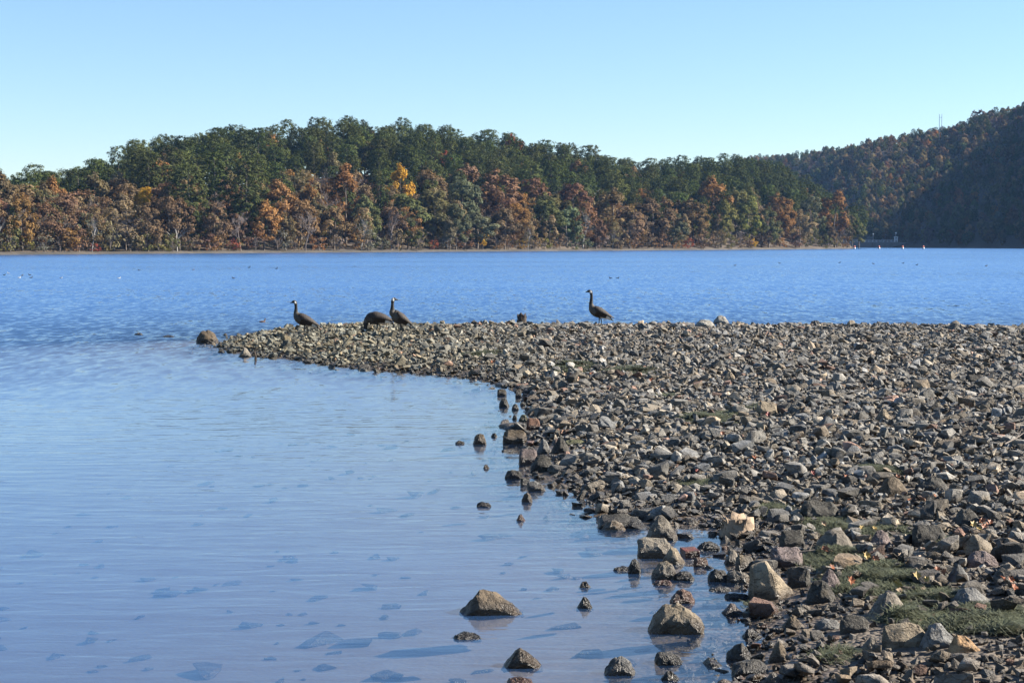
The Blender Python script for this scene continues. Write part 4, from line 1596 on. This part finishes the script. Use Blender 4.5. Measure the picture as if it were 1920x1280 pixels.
# ---- single rocks that stand out
def profile_pts(prof, q, wob=0.06):
    P = []
    for (a, b) in prof:
        P += [(a, 0.0, b), (a * 0.82 + q.uniform(-wob, wob), 0.5, b * 0.72), (a * 0.86 + q.uniform(-wob, wob), -0.5, b * 0.45)]
    return P


SHAPES = {
    'wedge': [(-0.5, 0.0), (-0.42, 0.35), (-0.2, 0.95), (0.05, 1.0), (0.28, 0.55), (0.5, 0.1), (0.48, 0.0)],
    'dome': [(-0.5, 0.0), (-0.44, 0.45), (-0.2, 0.92), (0.08, 1.0), (0.3, 0.8), (0.5, 0.3), (0.5, 0.0)],
    'peak': [(-0.5, 0.0), (-0.38, 0.3), (-0.05, 1.0), (0.12, 0.9), (0.5, 0.15), (0.48, 0.0)],
    'flat': [(-0.5, 0.0), (-0.45, 0.7), (-0.1, 1.0), (0.3, 0.85), (0.5, 0.4), (0.5, 0.0)],
    'block': [(-0.5, 0.0), (-0.47, 0.85), (-0.3, 1.0), (0.32, 0.95), (0.46, 0.7), (0.5, 0.0)],
    'slab': [(-0.5, 0.3), (-0.42, 0.9), (-0.1, 1.0), (0.25, 0.75), (0.5, 0.05), (0.4, 0.0), (-0.4, 0.0)],
}
BIG = [(-.5, 0, 0), (-.47, .05, .86), (-.14, .02, 1), (.5, .1, .25), (.5, .15, 0), (-.42, -.42, 0), (-.40, -.32, .72), (.16, -.5, 0.04), (-.1, -.30, .88), (.36, .5, .0), (-.4, .5, 0), (-.2, .34, .88), (.42, -.2, .02)]
TC = {'dark': (0.085, 0.078, 0.066), 'grey': (0.19, 0.185, 0.175), 'tan': (0.29, 0.235, 0.165), 'pale': (0.33, 0.31, 0.27), 'brown': (0.15, 0.115, 0.078), 'red': (0.21, 0.115, 0.078), 'brick': (0.20, 0.062, 0.038), 'orange': (0.40, 0.25, 0.13), 'olive': (0.15, 0.15, 0.075), 'mauve': (0.21, 0.165, 0.155), 'warm': (0.23, 0.20, 0.16)}
hero_n = 0
for px, py, w, h, shp, col, nm, lab in ROCKS:
    hero_n += 1
    q = np.random.default_rng(900 + hero_n)
    p = at_z(px, py, 0)
    for _ in range(6):
        zz = max(float(bank_z(np.array([p.x]), np.array([p.y]))[0]), 0.0)
        p = at_z(px, py, zz)
    W = w * p.y / FPX
    Hh = h * p.y / FPX * 0.92
    dep_ = W * q.uniform(0.62, 0.85)
    pts = BIG if shp == 'BIG' else profile_pts(SHAPES[shp], q)
    if shp != 'BIG' and q.random() < 0.0:
        pts = [(-a, b, c) for a, b, c in pts]
    bm = hull_bm(pts)
    norm_bm(bm)
    rough_bm(bm, hero_n, 2 if w > 30 else 1, 0.030 if shp == 'BIG' else 0.05, 0.028, (1, dep_ / W, max(Hh / W, 0.3)))
    me = finish(bm, nm, M_STONE_LOW if zz < 0.05 else M_STONE, 28)
    o = link(nm, me)
    sink = 0.12 * Hh + 0.02
    o.scale = (W * 1.02, dep_, Hh + sink)
    o.location = (p.x, p.y + dep_ * 0.40, zz - sink)
    o.rotation_euler = (0, 0, q.normal(0, 0.12) if shp != 'BIG' else 0)
    kt = q.uniform(0.68, 0.92)
    o['tint'] = tuple(c * kt for c in TC[col])
    tag(o, lab, nm, 'rocks and boulders standing out by the lake')

# brick
p = at_z(1296, 1046, 0.0)
bm = bmesh.new()
bmesh.ops.create_cube(bm, size=1.0)
norm_bm(bm)
rough_bm(bm, 5, 2, 0.006, 0.02, (1, 1, 0.6))
o = link('brick', finish(bm, 'brick', M_STONE_LOW))
o.scale = (0.125, 0.2, 0.075)
o.location = (p.x, p.y + 0.09, -0.012)
o.rotation_euler = (0, R(-2), R(8))
o['tint'] = (0.21, 0.062, 0.038)
tag(o, 'red clay brick lying in the shallow inlet', 'brick')

# dead wood: dark stump on the crest, shaggy stump at the inlet, stick at the tip
M_WOOD = simple_mat('rotten_wood', (0.055, 0.042, 0.032), 0.95, 14, 0.5, 0, 0.03)
M_WOOD2 = simple_mat('weathered_wood', (0.30, 0.22, 0.15), 0.95, 18, 0.45, 0, 0.03)


def stump(px, py, w, h, mat, label, shards, lean):
    p = at_z(px, py, 0)
    for _ in range(6):
        zz = max(float(bank_z(np.array([p.x]), np.array([p.y]))[0]), 0)
        p = at_z(px, py, zz)
    W, Hh = w * p.y / FPX, h * p.y / FPX
    st = tag(empty('stump', (p.x, p.y + W * 0.3, zz + (0.05 if zz > 0.2 else -0.02))), label, 'stump')
    mb = MB()
    k = 14
    th = np.arange(k) / k * 2 * np.pi
    rings = []
    for j, t in enumerate((0, 0.25, 0.55, 0.8, 0.93)):
        r = W * 0.5 * (1.0 - 0.25 * t) * (1 + 0.13 * np.sin(th * 3 + j) + rng.normal(0, 0.07, k))
        zt = Hh * t * (1 + (rng.normal(0, 0.10, k) if t > 0.7 else 0))
        rings.append(np.stack([r * np.cos(th) + lean * t * W, r * np.sin(th) * 0.8, np.broadcast_to(zt, (k,))], 1))
    V = np.concatenate(rings + [np.array([[lean * W * 0.8, 0, Hh * 0.72]])])
    i = np.arange(k)
    F = np.concatenate([np.stack([r * k + i, r * k + (i + 1) % k, (r + 1) * k + (i + 1) % k, (r + 1) * k + i], 1) for r in range(4)])
    mb.add(V, [F, np.stack([4 * k + i, 4 * k + (i + 1) % k, np.full(k, 5 * k)], 1)])
    link('trunk', mb.mesh('trunk', mat, True), st)
    mb = MB()
    for _ in range(shards):
        a = rng.uniform(0, 6.28)
        r = W * 0.42 * rng.uniform(0.6, 1.0)
        z0 = Hh * rng.uniform(0.3, 0.75)
        b = np.array([r * math.cos(a) + lean * W * 0.6, r * math.sin(a) * 0.8, z0])
        e = b + np.array([math.cos(a) * W * 0.10, math.sin(a) * W * 0.08 - 0.01, Hh * rng.uniform(0.2, 0.42)])
        mb.tube([b, (b + e) / 2 + rng.normal(0, 0.004, 3), e], [W * 0.05, W * 0.035, 0.001], 4)
    s_ = link('splinters', mb.mesh('splinters', mat), st)
    s_['kind'] = 'stuff'


stump(977, 617, 20, 30, M_WOOD, 'dark rotten stump standing on the crest of the gravel bank', 14, 0.08)
stump(1384, 1006, 66, 40, M_WOOD2, 'shaggy broken stump with splintered tan top above the inlet', 60, 0.0)
p = at_z(478, 675, 0)
mb = MB()
mb.tube([(0, 0, -0.15), (0.02, 0, 0.08), (-0.01, 0.01, 0.19), (0.015, 0, 0.27)], [0.028, 0.03, 0.022, 0.008], 6, cap=True)
tag(link('stick', mb.mesh('stick', M_WOOD), None, (p.x, p.y, 0)), 'short dark stick standing upright in the water near the spit tip', 'stick')

for (x0, y0), (x1, y1), lab in (((1884, 832), (1924, 808), 'thin dead branch lying across the stones at the right edge of the bank'), ((1500, 1034), (1528, 1030), 'short grey stick lying beside the dark block amid the algae')):
    e = []
    for px, py in ((x0, y0), ((x0 + x1) / 2 + 3, (y0 + y1) / 2), (x1, y1)):
        p = at_z(px, py, 0.38)
        for _ in range(4):
            p = at_z(px, py, float(bank_z(np.array([p.x]), np.array([p.y]))[0]) + 0.13)
        e.append(np.array(p))
    mb = MB()
    mb.tube([q - e[1] for q in e], [0.009, 0.007, 0.003], 6, cap=True)
    mb.tube([e[1] - e[1], (e[2] - e[1]) * 0.5 + np.array([0.03, 0.08, 0.06])], [0.004, 0.002], 5)
    tag(link('stick', mb.mesh('stick', M_BARK), None, tuple(e[1])), lab, 'stick')

# ------------------------------------------------------------------ algae and weed
M_ALGAE, nt, out = new_mat('stranded_algae')
k = NT(nt)
b = k.n('ShaderNodeBsdfPrincipled')
f = k.attr('v').outputs['Fac']
k.put(b.inputs['Base Color'], k.mix(f, (0.032, 0.037, 0.015), (0.095, 0.102, 0.044)))
b.inputs['Roughness'].default_value = 0.7
k.put(out.inputs[0], b.outputs[0])
for a, bb, w, h in ALGAE:
    p0 = at_z(a, bb, 0.25)
    for _ in range(3):
        p0 = at_z(a, bb, float(bank_z(np.array([p0.x]), np.array([p0.y]))[0]))
    rx = w * 0.5 * p0.y / FPX
    ry = (at_z(a, bb - h / 2, p0.z).y - at_z(a, bb + h / 2, p0.z).y) / 2
    area = math.pi * rx * ry
    n = int(np.clip(area * (11000 if p0.y < 18 else 3000), 900, 15000))
    r = np.sqrt(rng.random(n)) * rng.uniform(0.75, 1.12, n)
    t = rng.uniform(0, 6.283, n)
    x, y = p0.x + rx * r * np.cos(t), p0.y + ry * r * np.sin(t)
    keep = signed_dist(x, y) > -0.1
    keep &= (fbm(x * 3.5, y * 3.5, 55) > -0.22)
    x, y = x[keep], y[keep]
    n = len(x)
    lump = np.maximum(fbm(x * 5, y * 5, 57), -0.2) * 0.09 + 0.03
    z = np.maximum(bank_z(x, y), 0.0) + np.maximum(lump, 0.005) * np.clip(1.2 - np.hypot((x - p0.x) / rx, (y - p0.y) / ry), 0, 1) * 1.2
    ang = rng.normal(0.4, 0.9, n)
    LL = rng.uniform(0.07, 0.20, n) * (1.0 if p0.y < 18 else 1.6)
    wd = (0.0022 if p0.y < 18 else 0.006)
    d = np.stack([np.cos(ang), np.sin(ang), 0 * ang], 1)
    nn_ = np.stack([-np.sin(ang), np.cos(ang), 0 * ang], 1) * wd
    B0 = np.stack([x, y, z], 1)
    M1 = B0 + d * (LL * 0.5)[:, None] + np.array([0, 0, 1]) * rng.uniform(0.0, 0.03, n)[:, None] + nn_ * rng.normal(0, 8, n)[:, None]
    E1 = B0 + d * LL[:, None] + np.array([0, 0, 1]) * rng.uniform(-0.02, 0.03, n)[:, None]
    V = np.stack([B0 - nn_, B0 + nn_, M1 + nn_, M1 - nn_, E1], 1).reshape(-1, 3)
    base = np.arange(n)[:, None] * 5
    me = mesh_np('algae', V, [base + np.array([[0, 1, 2, 3]]), base + np.array([[3, 2, 4]])], M_ALGAE)
    attr_f(me, 'v', np.repeat(np.clip(rng.beta(2, 2.4, n) + 0.4 * fbm(x * 4, y * 4, 61), 0, 1), 5))
    tag(link('algae', me), kind='stuff')

# ------------------------------------------------------------------ fallen leaves
def leaf_mat(name, col):
    return simple_mat(name, col, 0.6, 30, 0.2)


LM = {'yellow': leaf_mat('yellow_leaf', (0.30, 0.20, 0.05)), 'orange': leaf_mat('orange_leaf', (0.25, 0.085, 0.03)), 'red': leaf_mat('red_leaf', (0.2, 0.035, 0.022)), 'tan': leaf_mat('tan_leaf', (0.25, 0.165, 0.09))}
LEAVES = [
    ('yellow', 'bright yellow leaf on the algae beside the domed grey boulder', [(1625, 1041)]),
    ('orange', 'orange leaf beside the bright yellow leaf on the algae', [(1643, 1046)]),
    ('tan', 'tan leaf among the stones right of the bright yellow leaf', [(1690, 1040), (1725, 1045), (1742, 1048), (1700, 1052)]),
    ('orange', 'orange leaf in the cluster by the dark leaning boulder', [(1842, 976), (1850, 981), (1857, 978), (1846, 986)]),
    ('yellow', 'yellow leaf in the cluster by the dark leaning boulder', [(1826, 982), (1836, 990)]),
    ('orange', 'orange leaf lying under the dark peaked boulder near the right edge', [(1770, 1071), (1758, 1066)]),
    ('yellow', 'curled yellow leaf on dark stone below the dark peaked boulder', [(1738, 1085)]),
    ('orange', 'orange leaf near the brown rounded boulder high on the right bank', [(1752, 928), (1707, 936)]),
    ('yellow', 'yellow leaf at the edge of the algae by the dark angular boulder', [(1616, 988), (1640, 990)]),
    ('tan', 'tan leaf left of the dark angular boulder', [(1545, 981), (1590, 952)]),
    ('red', 'red leaf in the mid bank below the dark algae mat', [(1440, 776), (1308, 882), (1524, 886)]),
    ('orange', 'orange leaf in the mid bank between the grey stones', [(1415, 857), (1456, 862), (1602, 882), (1608, 879), (1588, 892), (1684, 892), (1355, 812)]),
    ('orange', 'orange leaf where the spit joins the bank', [(925, 678), (1110, 700), (1070, 703), (1222, 712), (1213, 745)]),
    ('tan', 'tan leaf heap where the spit joins the bank', [(1075, 706), (1060, 702), (1085, 712), (1082, 704)]),
    ('orange', 'orange leaf low on the mud by the dark square rock', [(1596, 1088), (1560, 1062), (1548, 1028)]),
    ('orange', 'orange leaf at the right edge of the gravel bank', [(1902, 1100), (1896, 1086), (1880, 1083)]),
    ('yellow', 'yellow leaf on the algae above the wide grey boulder', [(1684, 1094), (1720, 1078)]),
]
def short(lab):
    w = lab.split()
    stop = {'with', 'in', 'on', 'at', 'above', 'amid', 'left', 'right', 'behind', 'near', 'alone', 'sitting', 'standing', 'wedged', 'high', 'half', 'where', 'cut', 'barely', 'out', 'beside', 'below', 'under', 'farthest', 'farther', 'nearest', 'highest', 'leaning', 'touching', 'against', 'of'}
    n_ = next((i for i, q in enumerate(w) if i > 1 and q.strip(',') in stop), len(w))
    return ' '.join(w[:n_]).strip(',')


used = set()
for col, lab, spots in LEAVES:
    for px, py in spots:
        if len(spots) > 1:
            for r_ in sorted(ROCKS, key=lambda r: math.hypot(r[0] - px, 2 * (r[1] - r[3] / 2 - py))):
                dx, dy_ = px - r_[0], py - (r_[1] - r_[3] / 2)
                way = ('right of' if dx > 0 else 'left of') if abs(dx) > 1.2 * abs(dy_) else ('below' if dy_ > 0 else 'above')
                lab = f"{col} fallen leaf among the stones {way} the {short(r_[-1])}"
                if lab not in used:
                    break
        used.add(lab)
        p = at_z(px, py, 0.3)
        for _ in range(4):
            p = at_z(px, py, float(bank_z(np.array([p.x]), np.array([p.y]))[0]) + 0.09)
        S = rng.uniform(0.026, 0.040) * (1 if p.y < 20 else 1.5)
        out_ = [(0, -1.1), (0.35, -0.55), (0.8, -0.5), (0.55, -0.05), (0.9, 0.45), (0.4, 0.45), (0, 1.1), (-0.4, 0.45), (-0.9, 0.45), (-0.55, -0.05), (-0.8, -0.5), (-0.35, -0.55)]
        V = [(0, 0, -0.12 * S)] + [(a * S, b_ * S, S * (0.28 * abs(a) + rng.uniform(-0.1, 0.25))) for a, b_ in out_]
        F = np.array([[0, 1 + i, 1 + (i + 1) % 12] for i in range(12)])
        o = link('fallen_leaf', mesh_np('fallen_leaf', V, F, LM[col]), None, (p.x, p.y, p.z))
        o.rotation_euler = (R(rng.uniform(15, 50)), rng.normal(0, 0.3), rng.uniform(-0.9, 0.9))
        tag(o, lab, 'leaf', 'fallen leaves on the gravel bank')

# ------------------------------------------------------------------ geese
def feather_mat():
    m, nt, out = new_mat('goose_plumage')
    k = NT(nt)
    c = k.attr('plumage').outputs['Color']
    tc = k.n('ShaderNodeTexCoord').outputs['Object']
    w = k.n('ShaderNodeTexWave', wave_type='BANDS', bands_direction='X')
    k.put(w.inputs['Vector'], tc)
    w.inputs['Scale'].default_value = 7.0
    w.inputs['Distortion'].default_value = 5.0
    w.inputs['Detail'].default_value = 3
    w.inputs['Detail Scale'].default_value = 3.0
    cc = k.mix(k.math('MULTIPLY', w.outputs['Fac'], 0.8), k.mix(1.0, c, (0.75, 0.75, 0.75), 'MULTIPLY'), k.mix(1.0, c, (1.35, 1.32, 1.25), 'MULTIPLY'))
    b = k.n('ShaderNodeBsdfPrincipled')
    k.put(b.inputs['Base Color'], cc)
    b.inputs['Roughness'].default_value = 0.75
    k.put(b.inputs['Normal'], k.bump(w.outputs['Fac'], 0.25, 0.01))
    k.put(out.inputs[0], b.outputs[0])
    return m


M_FEATHER = feather_mat()
M_BLACKLEG = simple_mat('black_leg', (0.022, 0.02, 0.019), 0.6)
BLACK, BROWN, PALE, WHITE, DKBR = (0.006, 0.0055, 0.0055), (0.021, 0.014, 0.010), (0.06, 0.052, 0.044), (0.75, 0.73, 0.69), (0.013, 0.009, 0.007)


def catmull(P, n):
    P = np.asarray(P, float)
    Q = np.vstack([2 * P[0] - P[1], P, 2 * P[-1] - P[-2]])
    o = []
    for i in range(len(P) - 1):
        a, b, c, d = Q[i:i + 4]
        for t in np.arange(n) / n:
            o.append(0.5 * (2 * b + (c - a) * t + (2 * a - 5 * b + 4 * c - d) * t * t + (3 * b - a - 3 * c + d) * t ** 3))
    o.append(P[-1])
    return np.array(o)


def goose(px, py, label, body, neck, flip, size=1.0, turn=0.0, feed=False, headturn=0.0):
    """body: tail-to-breast rings (x, z, half width, half height); neck: rings on to the bill; all facing +x"""
    p = at_z(px, py, 0.3)
    for _ in range(5):
        p = at_z(px, py, float(bank_z(np.array([p.x]), np.array([p.y]))[0]) + 0.04)
    g = tag(empty('goose', (p.x, p.y, p.z)), label, 'goose', 'geese on the gravel spit')
    size *= 1.08
    if not feed:        # alert birds carry the breast high and the tail low
        body = [(a * 0.90, b + 0.30 * (a + 0.02), c, d * 1.04) for a, b, c, d in body]
        neck = [(q[0] - 0.022, q[1] + 0.068 + 0.012 * min(i, 4), q[2], q[3]) for i, q in enumerate(neck)]
    g.scale = (size, size, size)
    g.rotation_euler = (0, 0, (math.pi if flip else 0) + turn)
    body = [(a, b, c * 1.12, d * 1.10) for a, b, c, d in body]
    neck = [(q[0], q[1], q[2] * 1.14, q[3] * 1.14) for q in neck]
    rings = np.array([(a, 0, b, c, d) if len((a, b, c, d)) == 4 else None for a, b, c, d in body] + [(q[0], q[4] if len(q) > 4 else 0, q[1], q[2], q[3]) for q in neck])
    nb = len(body)
    S = catmull(rings, 5)
    S[:, 3:] = np.maximum(S[:, 3:], 0.004)
    pts = S[:, :3]
    T = np.gradient(pts, axis=0)
    T /= np.linalg.norm(T, axis=1)[:, None] + 1e-9
    k = 18
    th = np.arange(k) / k * 2 * np.pi
    V, C = [], []
    for i in range(len(S)):
        side = np.cross([0, 0, 1.0], T[i])
        if np.linalg.norm(side) < 0.25:
            side = np.array([0, 1.0, 0])
        side = side / np.linalg.norm(side)
        if side[1] < 0:
            side = -side
        if abs(T[i][2]) > 0.97:
            side = np.array([0, 1.0, 0])
        upv = np.cross(T[i], side)
        f = i / 5.0
        for t in th:
            V.append(pts[i] + side * math.cos(t) * S[i, 3] + upv * math.sin(t) * S[i, 4])
            lo = math.sin(t)
            if f < 1.2:
                c = BLACK
            elif f < 2.6:
                c = WHITE if lo < 0.15 else (BLACK if f < 2.0 else DKBR)
            elif f < nb - 2.0:
                c = (WHITE if f < 3.6 else PALE) if lo < -0.72 else BROWN
            elif f < nb - 0.1:
                c = PALE if lo < 0.2 else BROWN
            elif f < nb + 0.7:
                c = PALE
            else:
                c = BLACK
            nh = len(rings) - 5
            if nh - 0.3 < f < nh + 0.75 and abs(math.cos(t)) > 0.5 and lo < 0.35:
                c = WHITE
            C.append(c)
    n = len(S)
    i = np.arange(k)
    F = np.concatenate([np.stack([r * k + i, r * k + (i + 1) % k, (r + 1) * k + (i + 1) % k, (r + 1) * k + i], 1) for r in range(n - 1)])
    caps = np.array([list(range(k))[::-1], list(range((n - 1) * k, n * k))])
    me = mesh_np('body', np.array(V), [F, caps], M_FEATHER, True)
    attr_v(me, 'plumage', np.array(C))
    link('body', me, g)
    # folded wings
    bx = np.array([q[0] for q in body])
    for sgn in (-1, 1):
        Vw, Fw, Cw = [], [], []
        m1, m2 = 16, 8
        ctr = catmull(np.array([[q[0], q[1], q[2], q[3]] for q in body]), 5)
        for a in range(m1 + 1):
            t = a / m1
            fi = (len(ctr) - 1) * (0.90 - 0.80 * t)
            j = int(fi)
            r = ctr[j] + (ctr[min(j + 1, len(ctr) - 1)] - ctr[j]) * (fi - j)
            top, bot = 1.18 - 0.20 * t, (-0.30 + 0.52 * t) if t < 0.9 else 0.3
            if t < 0.14:
                m_ = t / 0.14
                bot, top = 0.45 + (bot - 0.45) * m_ ** 0.5, 0.6 + (top - 0.6) * m_ ** 0.5
            for b_ in range(m2 + 1):
                an = bot + (top - bot) * b_ / m2
                bul = 1.0 + 0.11 * math.sin(math.pi * (b_ + 0.25) / (m2 + 0.5)) * min(1, t * 5) + 0.02
                lift = 0.028 * smooth(np.array([(t - 0.6) / 0.4]))[0]
                Vw.append((r[0] - 0.05 * t, sgn * math.cos(an) * r[2] * bul + sgn * 0.008, r[1] + math.sin(an) * r[3] * bul + lift))
                band = ((t * 9 + b_ * 0.35) % 1.0)
                Cw.append(DKBR if t > 0.78 else (tuple(x * (1.6 if band > 0.75 else 0.95) for x in BROWN)))
        Fw = grid_faces(m2 + 1, m1 + 1)
        if sgn > 0:
            Fw = Fw[:, ::-1]
        me = mesh_np('wing', np.array(Vw), Fw, M_FEATHER, True)
        attr_v(me, 'plumage', np.array(Cw))
        w_ = link('wing', me, g)
        sol = w_.modifiers.new('thickness', 'SOLIDIFY')
        sol.thickness = 0.012
        sol.offset = 1 if sgn > 0 else 1
    for sgn, dx in ((-1, -0.05), (1, 0.03)):
        mb = MB()
        zt = float(np.interp(0.0, bx, [q[1] for q in body])) - 0.085
        mb.tube([(dx * 0.4, sgn * 0.055, zt), (dx - 0.015, sgn * 0.055, zt * 0.5), (dx, sgn * 0.055, 0.015)], [0.024, 0.013, 0.011], 7)
        foot = np.array([(dx - 0.02, 0, 0.012), (dx + 0.085, -0.038, 0.004), (dx + 0.10, 0, 0.006), (dx + 0.085, 0.038, 0.004), (dx - 0.03, 0, 0.0)])
        foot[:, 1] += sgn * 0.055
        mb.add(foot, np.array([[0, 1, 2], [0, 2, 3], [4, 1, 0], [4, 0, 3]]))
        link('leg', mb.mesh('leg', M_BLACKLEG, True), g)
    return g


BODY = [(-0.43, 0.285, 0.022, 0.008), (-0.36, 0.315, 0.055, 0.026), (-0.28, 0.345, 0.088, 0.062), (-0.15, 0.372, 0.122, 0.105), (0.0, 0.385, 0.140, 0.132), (0.12, 0.395, 0.134, 0.134), (0.205, 0.43, 0.104, 0.112)]
NECK = [(0.248, 0.50, 0.066, 0.072), (0.262, 0.575, 0.043, 0.047), (0.262, 0.66, 0.034, 0.037), (0.266, 0.735, 0.032, 0.035), (0.283, 0.795, 0.036, 0.042), (0.325, 0.822, 0.035, 0.038), (0.366, 0.812, 0.022, 0.024), (0.402, 0.800, 0.014, 0.013), (0.432, 0.792, 0.008, 0.006)]
TALL = [(q[0] + (0.0 if i < 2 else -0.012), q[1] + (0.02 if i == 1 else 0.06 if i > 1 else 0), *q[2:]) for i, q in enumerate(NECK)]
SHORT = [(q[0] - 0.01 * i * 0.3, q[1] - (0.0 if i < 1 else 0.03 if i < 2 else 0.055), *q[2:]) for i, q in enumerate(NECK)]
BACK = [(0.236, 0.50, 0.07, 0.076), (0.236, 0.58, 0.046, 0.050), (0.235, 0.65, 0.035, 0.037), (0.232, 0.715, 0.033, 0.035), (0.222, 0.768, 0.037, 0.042), (0.185, 0.795, 0.036, 0.038), (0.145, 0.785, 0.022, 0.024), (0.110, 0.772, 0.014, 0.013), (0.082, 0.764, 0.008, 0.006)]
UPR = [(q[0] * 0.82 + (0.03 if i < 2 else 0), q[1] - 0.05 * (4 - i) / 4.0 if i < 4 else q[1] + 0.012 * (i - 3), q[2], q[3] * 1.02) for i, q in enumerate(BODY)]
FEEDB = [(-0.42, 0.17, 0.022, 0.010), (-0.35, 0.215, 0.058, 0.034), (-0.26, 0.265, 0.092, 0.075), (-0.13, 0.310, 0.126, 0.120), (0.02, 0.335, 0.142, 0.142), (0.13, 0.335, 0.134, 0.138), (0.215, 0.300, 0.100, 0.115)]
FEEDN = [(0.262, 0.27, 0.058, 0.07), (0.285, 0.20, 0.042, 0.05), (0.292, 0.14, 0.036, 0.042), (0.297, 0.09, 0.034, 0.036), (0.310, 0.055, 0.034, 0.036), (0.335, 0.035, 0.030, 0.03), (0.36, 0.022, 0.020, 0.02), (0.385, 0.010, 0.013, 0.012), (0.402, 0.002, 0.007, 0.006)]
goose(572, 628, 'leftmost goose, standing at the narrow tip of the spit with head up', BODY, SHORT, True, 0.90, 0.12)
goose(708, 622, 'goose bent down feeding with its head hidden among the stones', FEEDB, FEEDN, True, 0.95, 0.10, feed=True)
goose(751, 627, 'goose beside the feeding one, looking back over the lake', UPR, BACK, True, 0.88, 0.35)
goose(1124, 612, 'tallest goose, standing alone on the crest with neck stretched up', BODY, TALL, True, 0.90, 0.06)

# ------------------------------------------------------------------ water birds far out
M_DUCK = simple_mat('dark_plumage', (0.02, 0.018, 0.018), 0.7)
M_DUCKW = simple_mat('white_plumage', (0.5, 0.49, 0.46), 0.7)
M_DUCKB = simple_mat('brown_plumage', (0.10, 0.06, 0.04), 0.7)


def bird_mesh(mat):
    R_ = catmull(np.array([(-0.22, 0.10, 0.012, 0.008), (-0.16, 0.08, 0.05, 0.03), (-0.05, 0.06, 0.085, 0.07), (0.07, 0.06, 0.08, 0.075), (0.13, 0.10, 0.05, 0.05), (0.145, 0.17, 0.03, 0.032), (0.155, 0.22, 0.032, 0.034), (0.19, 0.235, 0.026, 0.026), (0.225, 0.225, 0.010, 0.008)]), 3)
    k = 10
    th = np.arange(k) / k * 2 * np.pi
    T = np.gradient(R_[:, :2], axis=0)
    T /= np.linalg.norm(T, axis=1)[:, None]
    V = np.concatenate([np.stack([r[0] - t[1] * np.sin(th) * r[3], np.cos(th) * r[2], r[1] + t[0] * np.sin(th) * r[3]], 1) for r, t in zip(R_, T)])
    n = len(R_)
    i = np.arange(k)
    F = np.concatenate([np.stack([r * k + i, r * k + (i + 1) % k, (r + 1) * k + (i + 1) % k, (r + 1) * k + i], 1) for r in range(n - 1)])
    return mesh_np('duck', V, [F, np.array([list(range(k))[::-1], list(range((n - 1) * k, n * k))])], mat, True)


BM = {'dark': bird_mesh(M_DUCK), 'white': bird_mesh(M_DUCKW), 'brown': bird_mesh(M_DUCKB)}
DUCKS = [(8, 516, 'dark', 'dark duck at the far left edge of the lake'), (16, 513, 'white', 'white duck just right of the dark one at the far left edge'), (36, 521, 'white', 'white duck in front of the left flock of water birds'),
         (41, 517, 'brown', 'brown duck in the middle of the left flock of water birds'), (56, 516, 'dark', 'dark duck at the right of the left flock, upper of two'), (58, 521, 'dark', 'dark duck at the right of the left flock, lower of two'),
         (114, 522, 'white', 'white duck alone a little right of the left flock'), (223, 522, 'white', 'lone white duck halfway between the left flock and the leftmost goose'), (261, 507, 'dark', 'dark duck farther out, left of the small reddish one'),
         (362, 506, 'brown', 'small reddish brown duck far out left of the geese'), (438, 522, 'dark', 'dark duck swimming low in the lake left of the leftmost goose'), (467, 502, 'dark', 'tiny duck far out, left of two above the leftmost goose'),
         (518, 504, 'dark', 'dark duck far out, right of two above the leftmost goose'), (1145, 522, 'dark', 'dark duck right of the tallest goose head, left of two'), (1158, 522, 'dark', 'dark duck right of the tallest goose head, right of two'),
         (492, 604, 'brown', 'brown duck afloat near the spit behind the leftmost goose'),
         (1378, 498, 'dark', 'first from left of the tiny ducks far out on the right'), (1462, 494, 'dark', 'second from left of the tiny ducks far out on the right'), (1574, 493, 'dark', 'third from left of the tiny ducks far out on the right'),
         (1638, 495, 'dark', 'fourth from left of the tiny ducks far out on the right'), (1693, 494, 'dark', 'fifth from left of the tiny ducks far out on the right'), (1719, 497, 'dark', 'sixth from left of the tiny ducks far out on the right'), (1849, 499, 'dark', 'last at right of the tiny ducks far out on the right')]
for px, py, c, lab in DUCKS:
    p = at_z(px, py, 0)
    o = link('duck', BM[c], None, (p.x, p.y, -0.02))
    k_ = 0.62 if p.y < 170 else 0.8
    o.scale = (k_, k_, k_)
    if py > 600:
        o.scale = (0.55, 0.55, 0.55)
    o.rotation_euler = (0, 0, rng.choice([0.2, 2.9, 3.3, -0.3]))
    tag(o, lab, 'duck', 'water birds far out on the lake')

# ------------------------------------------------------------------ haze
HAZE = 0.00005
if HAZE:
    mb = MB()
    mb.box((150, 900, 158), (2700, 2400, 324))
    mz, nt, out = new_mat('haze')
    pv = nt.nodes.new('ShaderNodeVolumePrincipled')
    pv.inputs['Color'].default_value = (0.26, 0.52, 1.0, 1)
    pv.inputs['Density'].default_value = HAZE
    nt.links.new(pv.outputs[0], out.inputs['Volume'])
    tag(link('haze', mb.mesh('haze', mz)), kind='stuff')
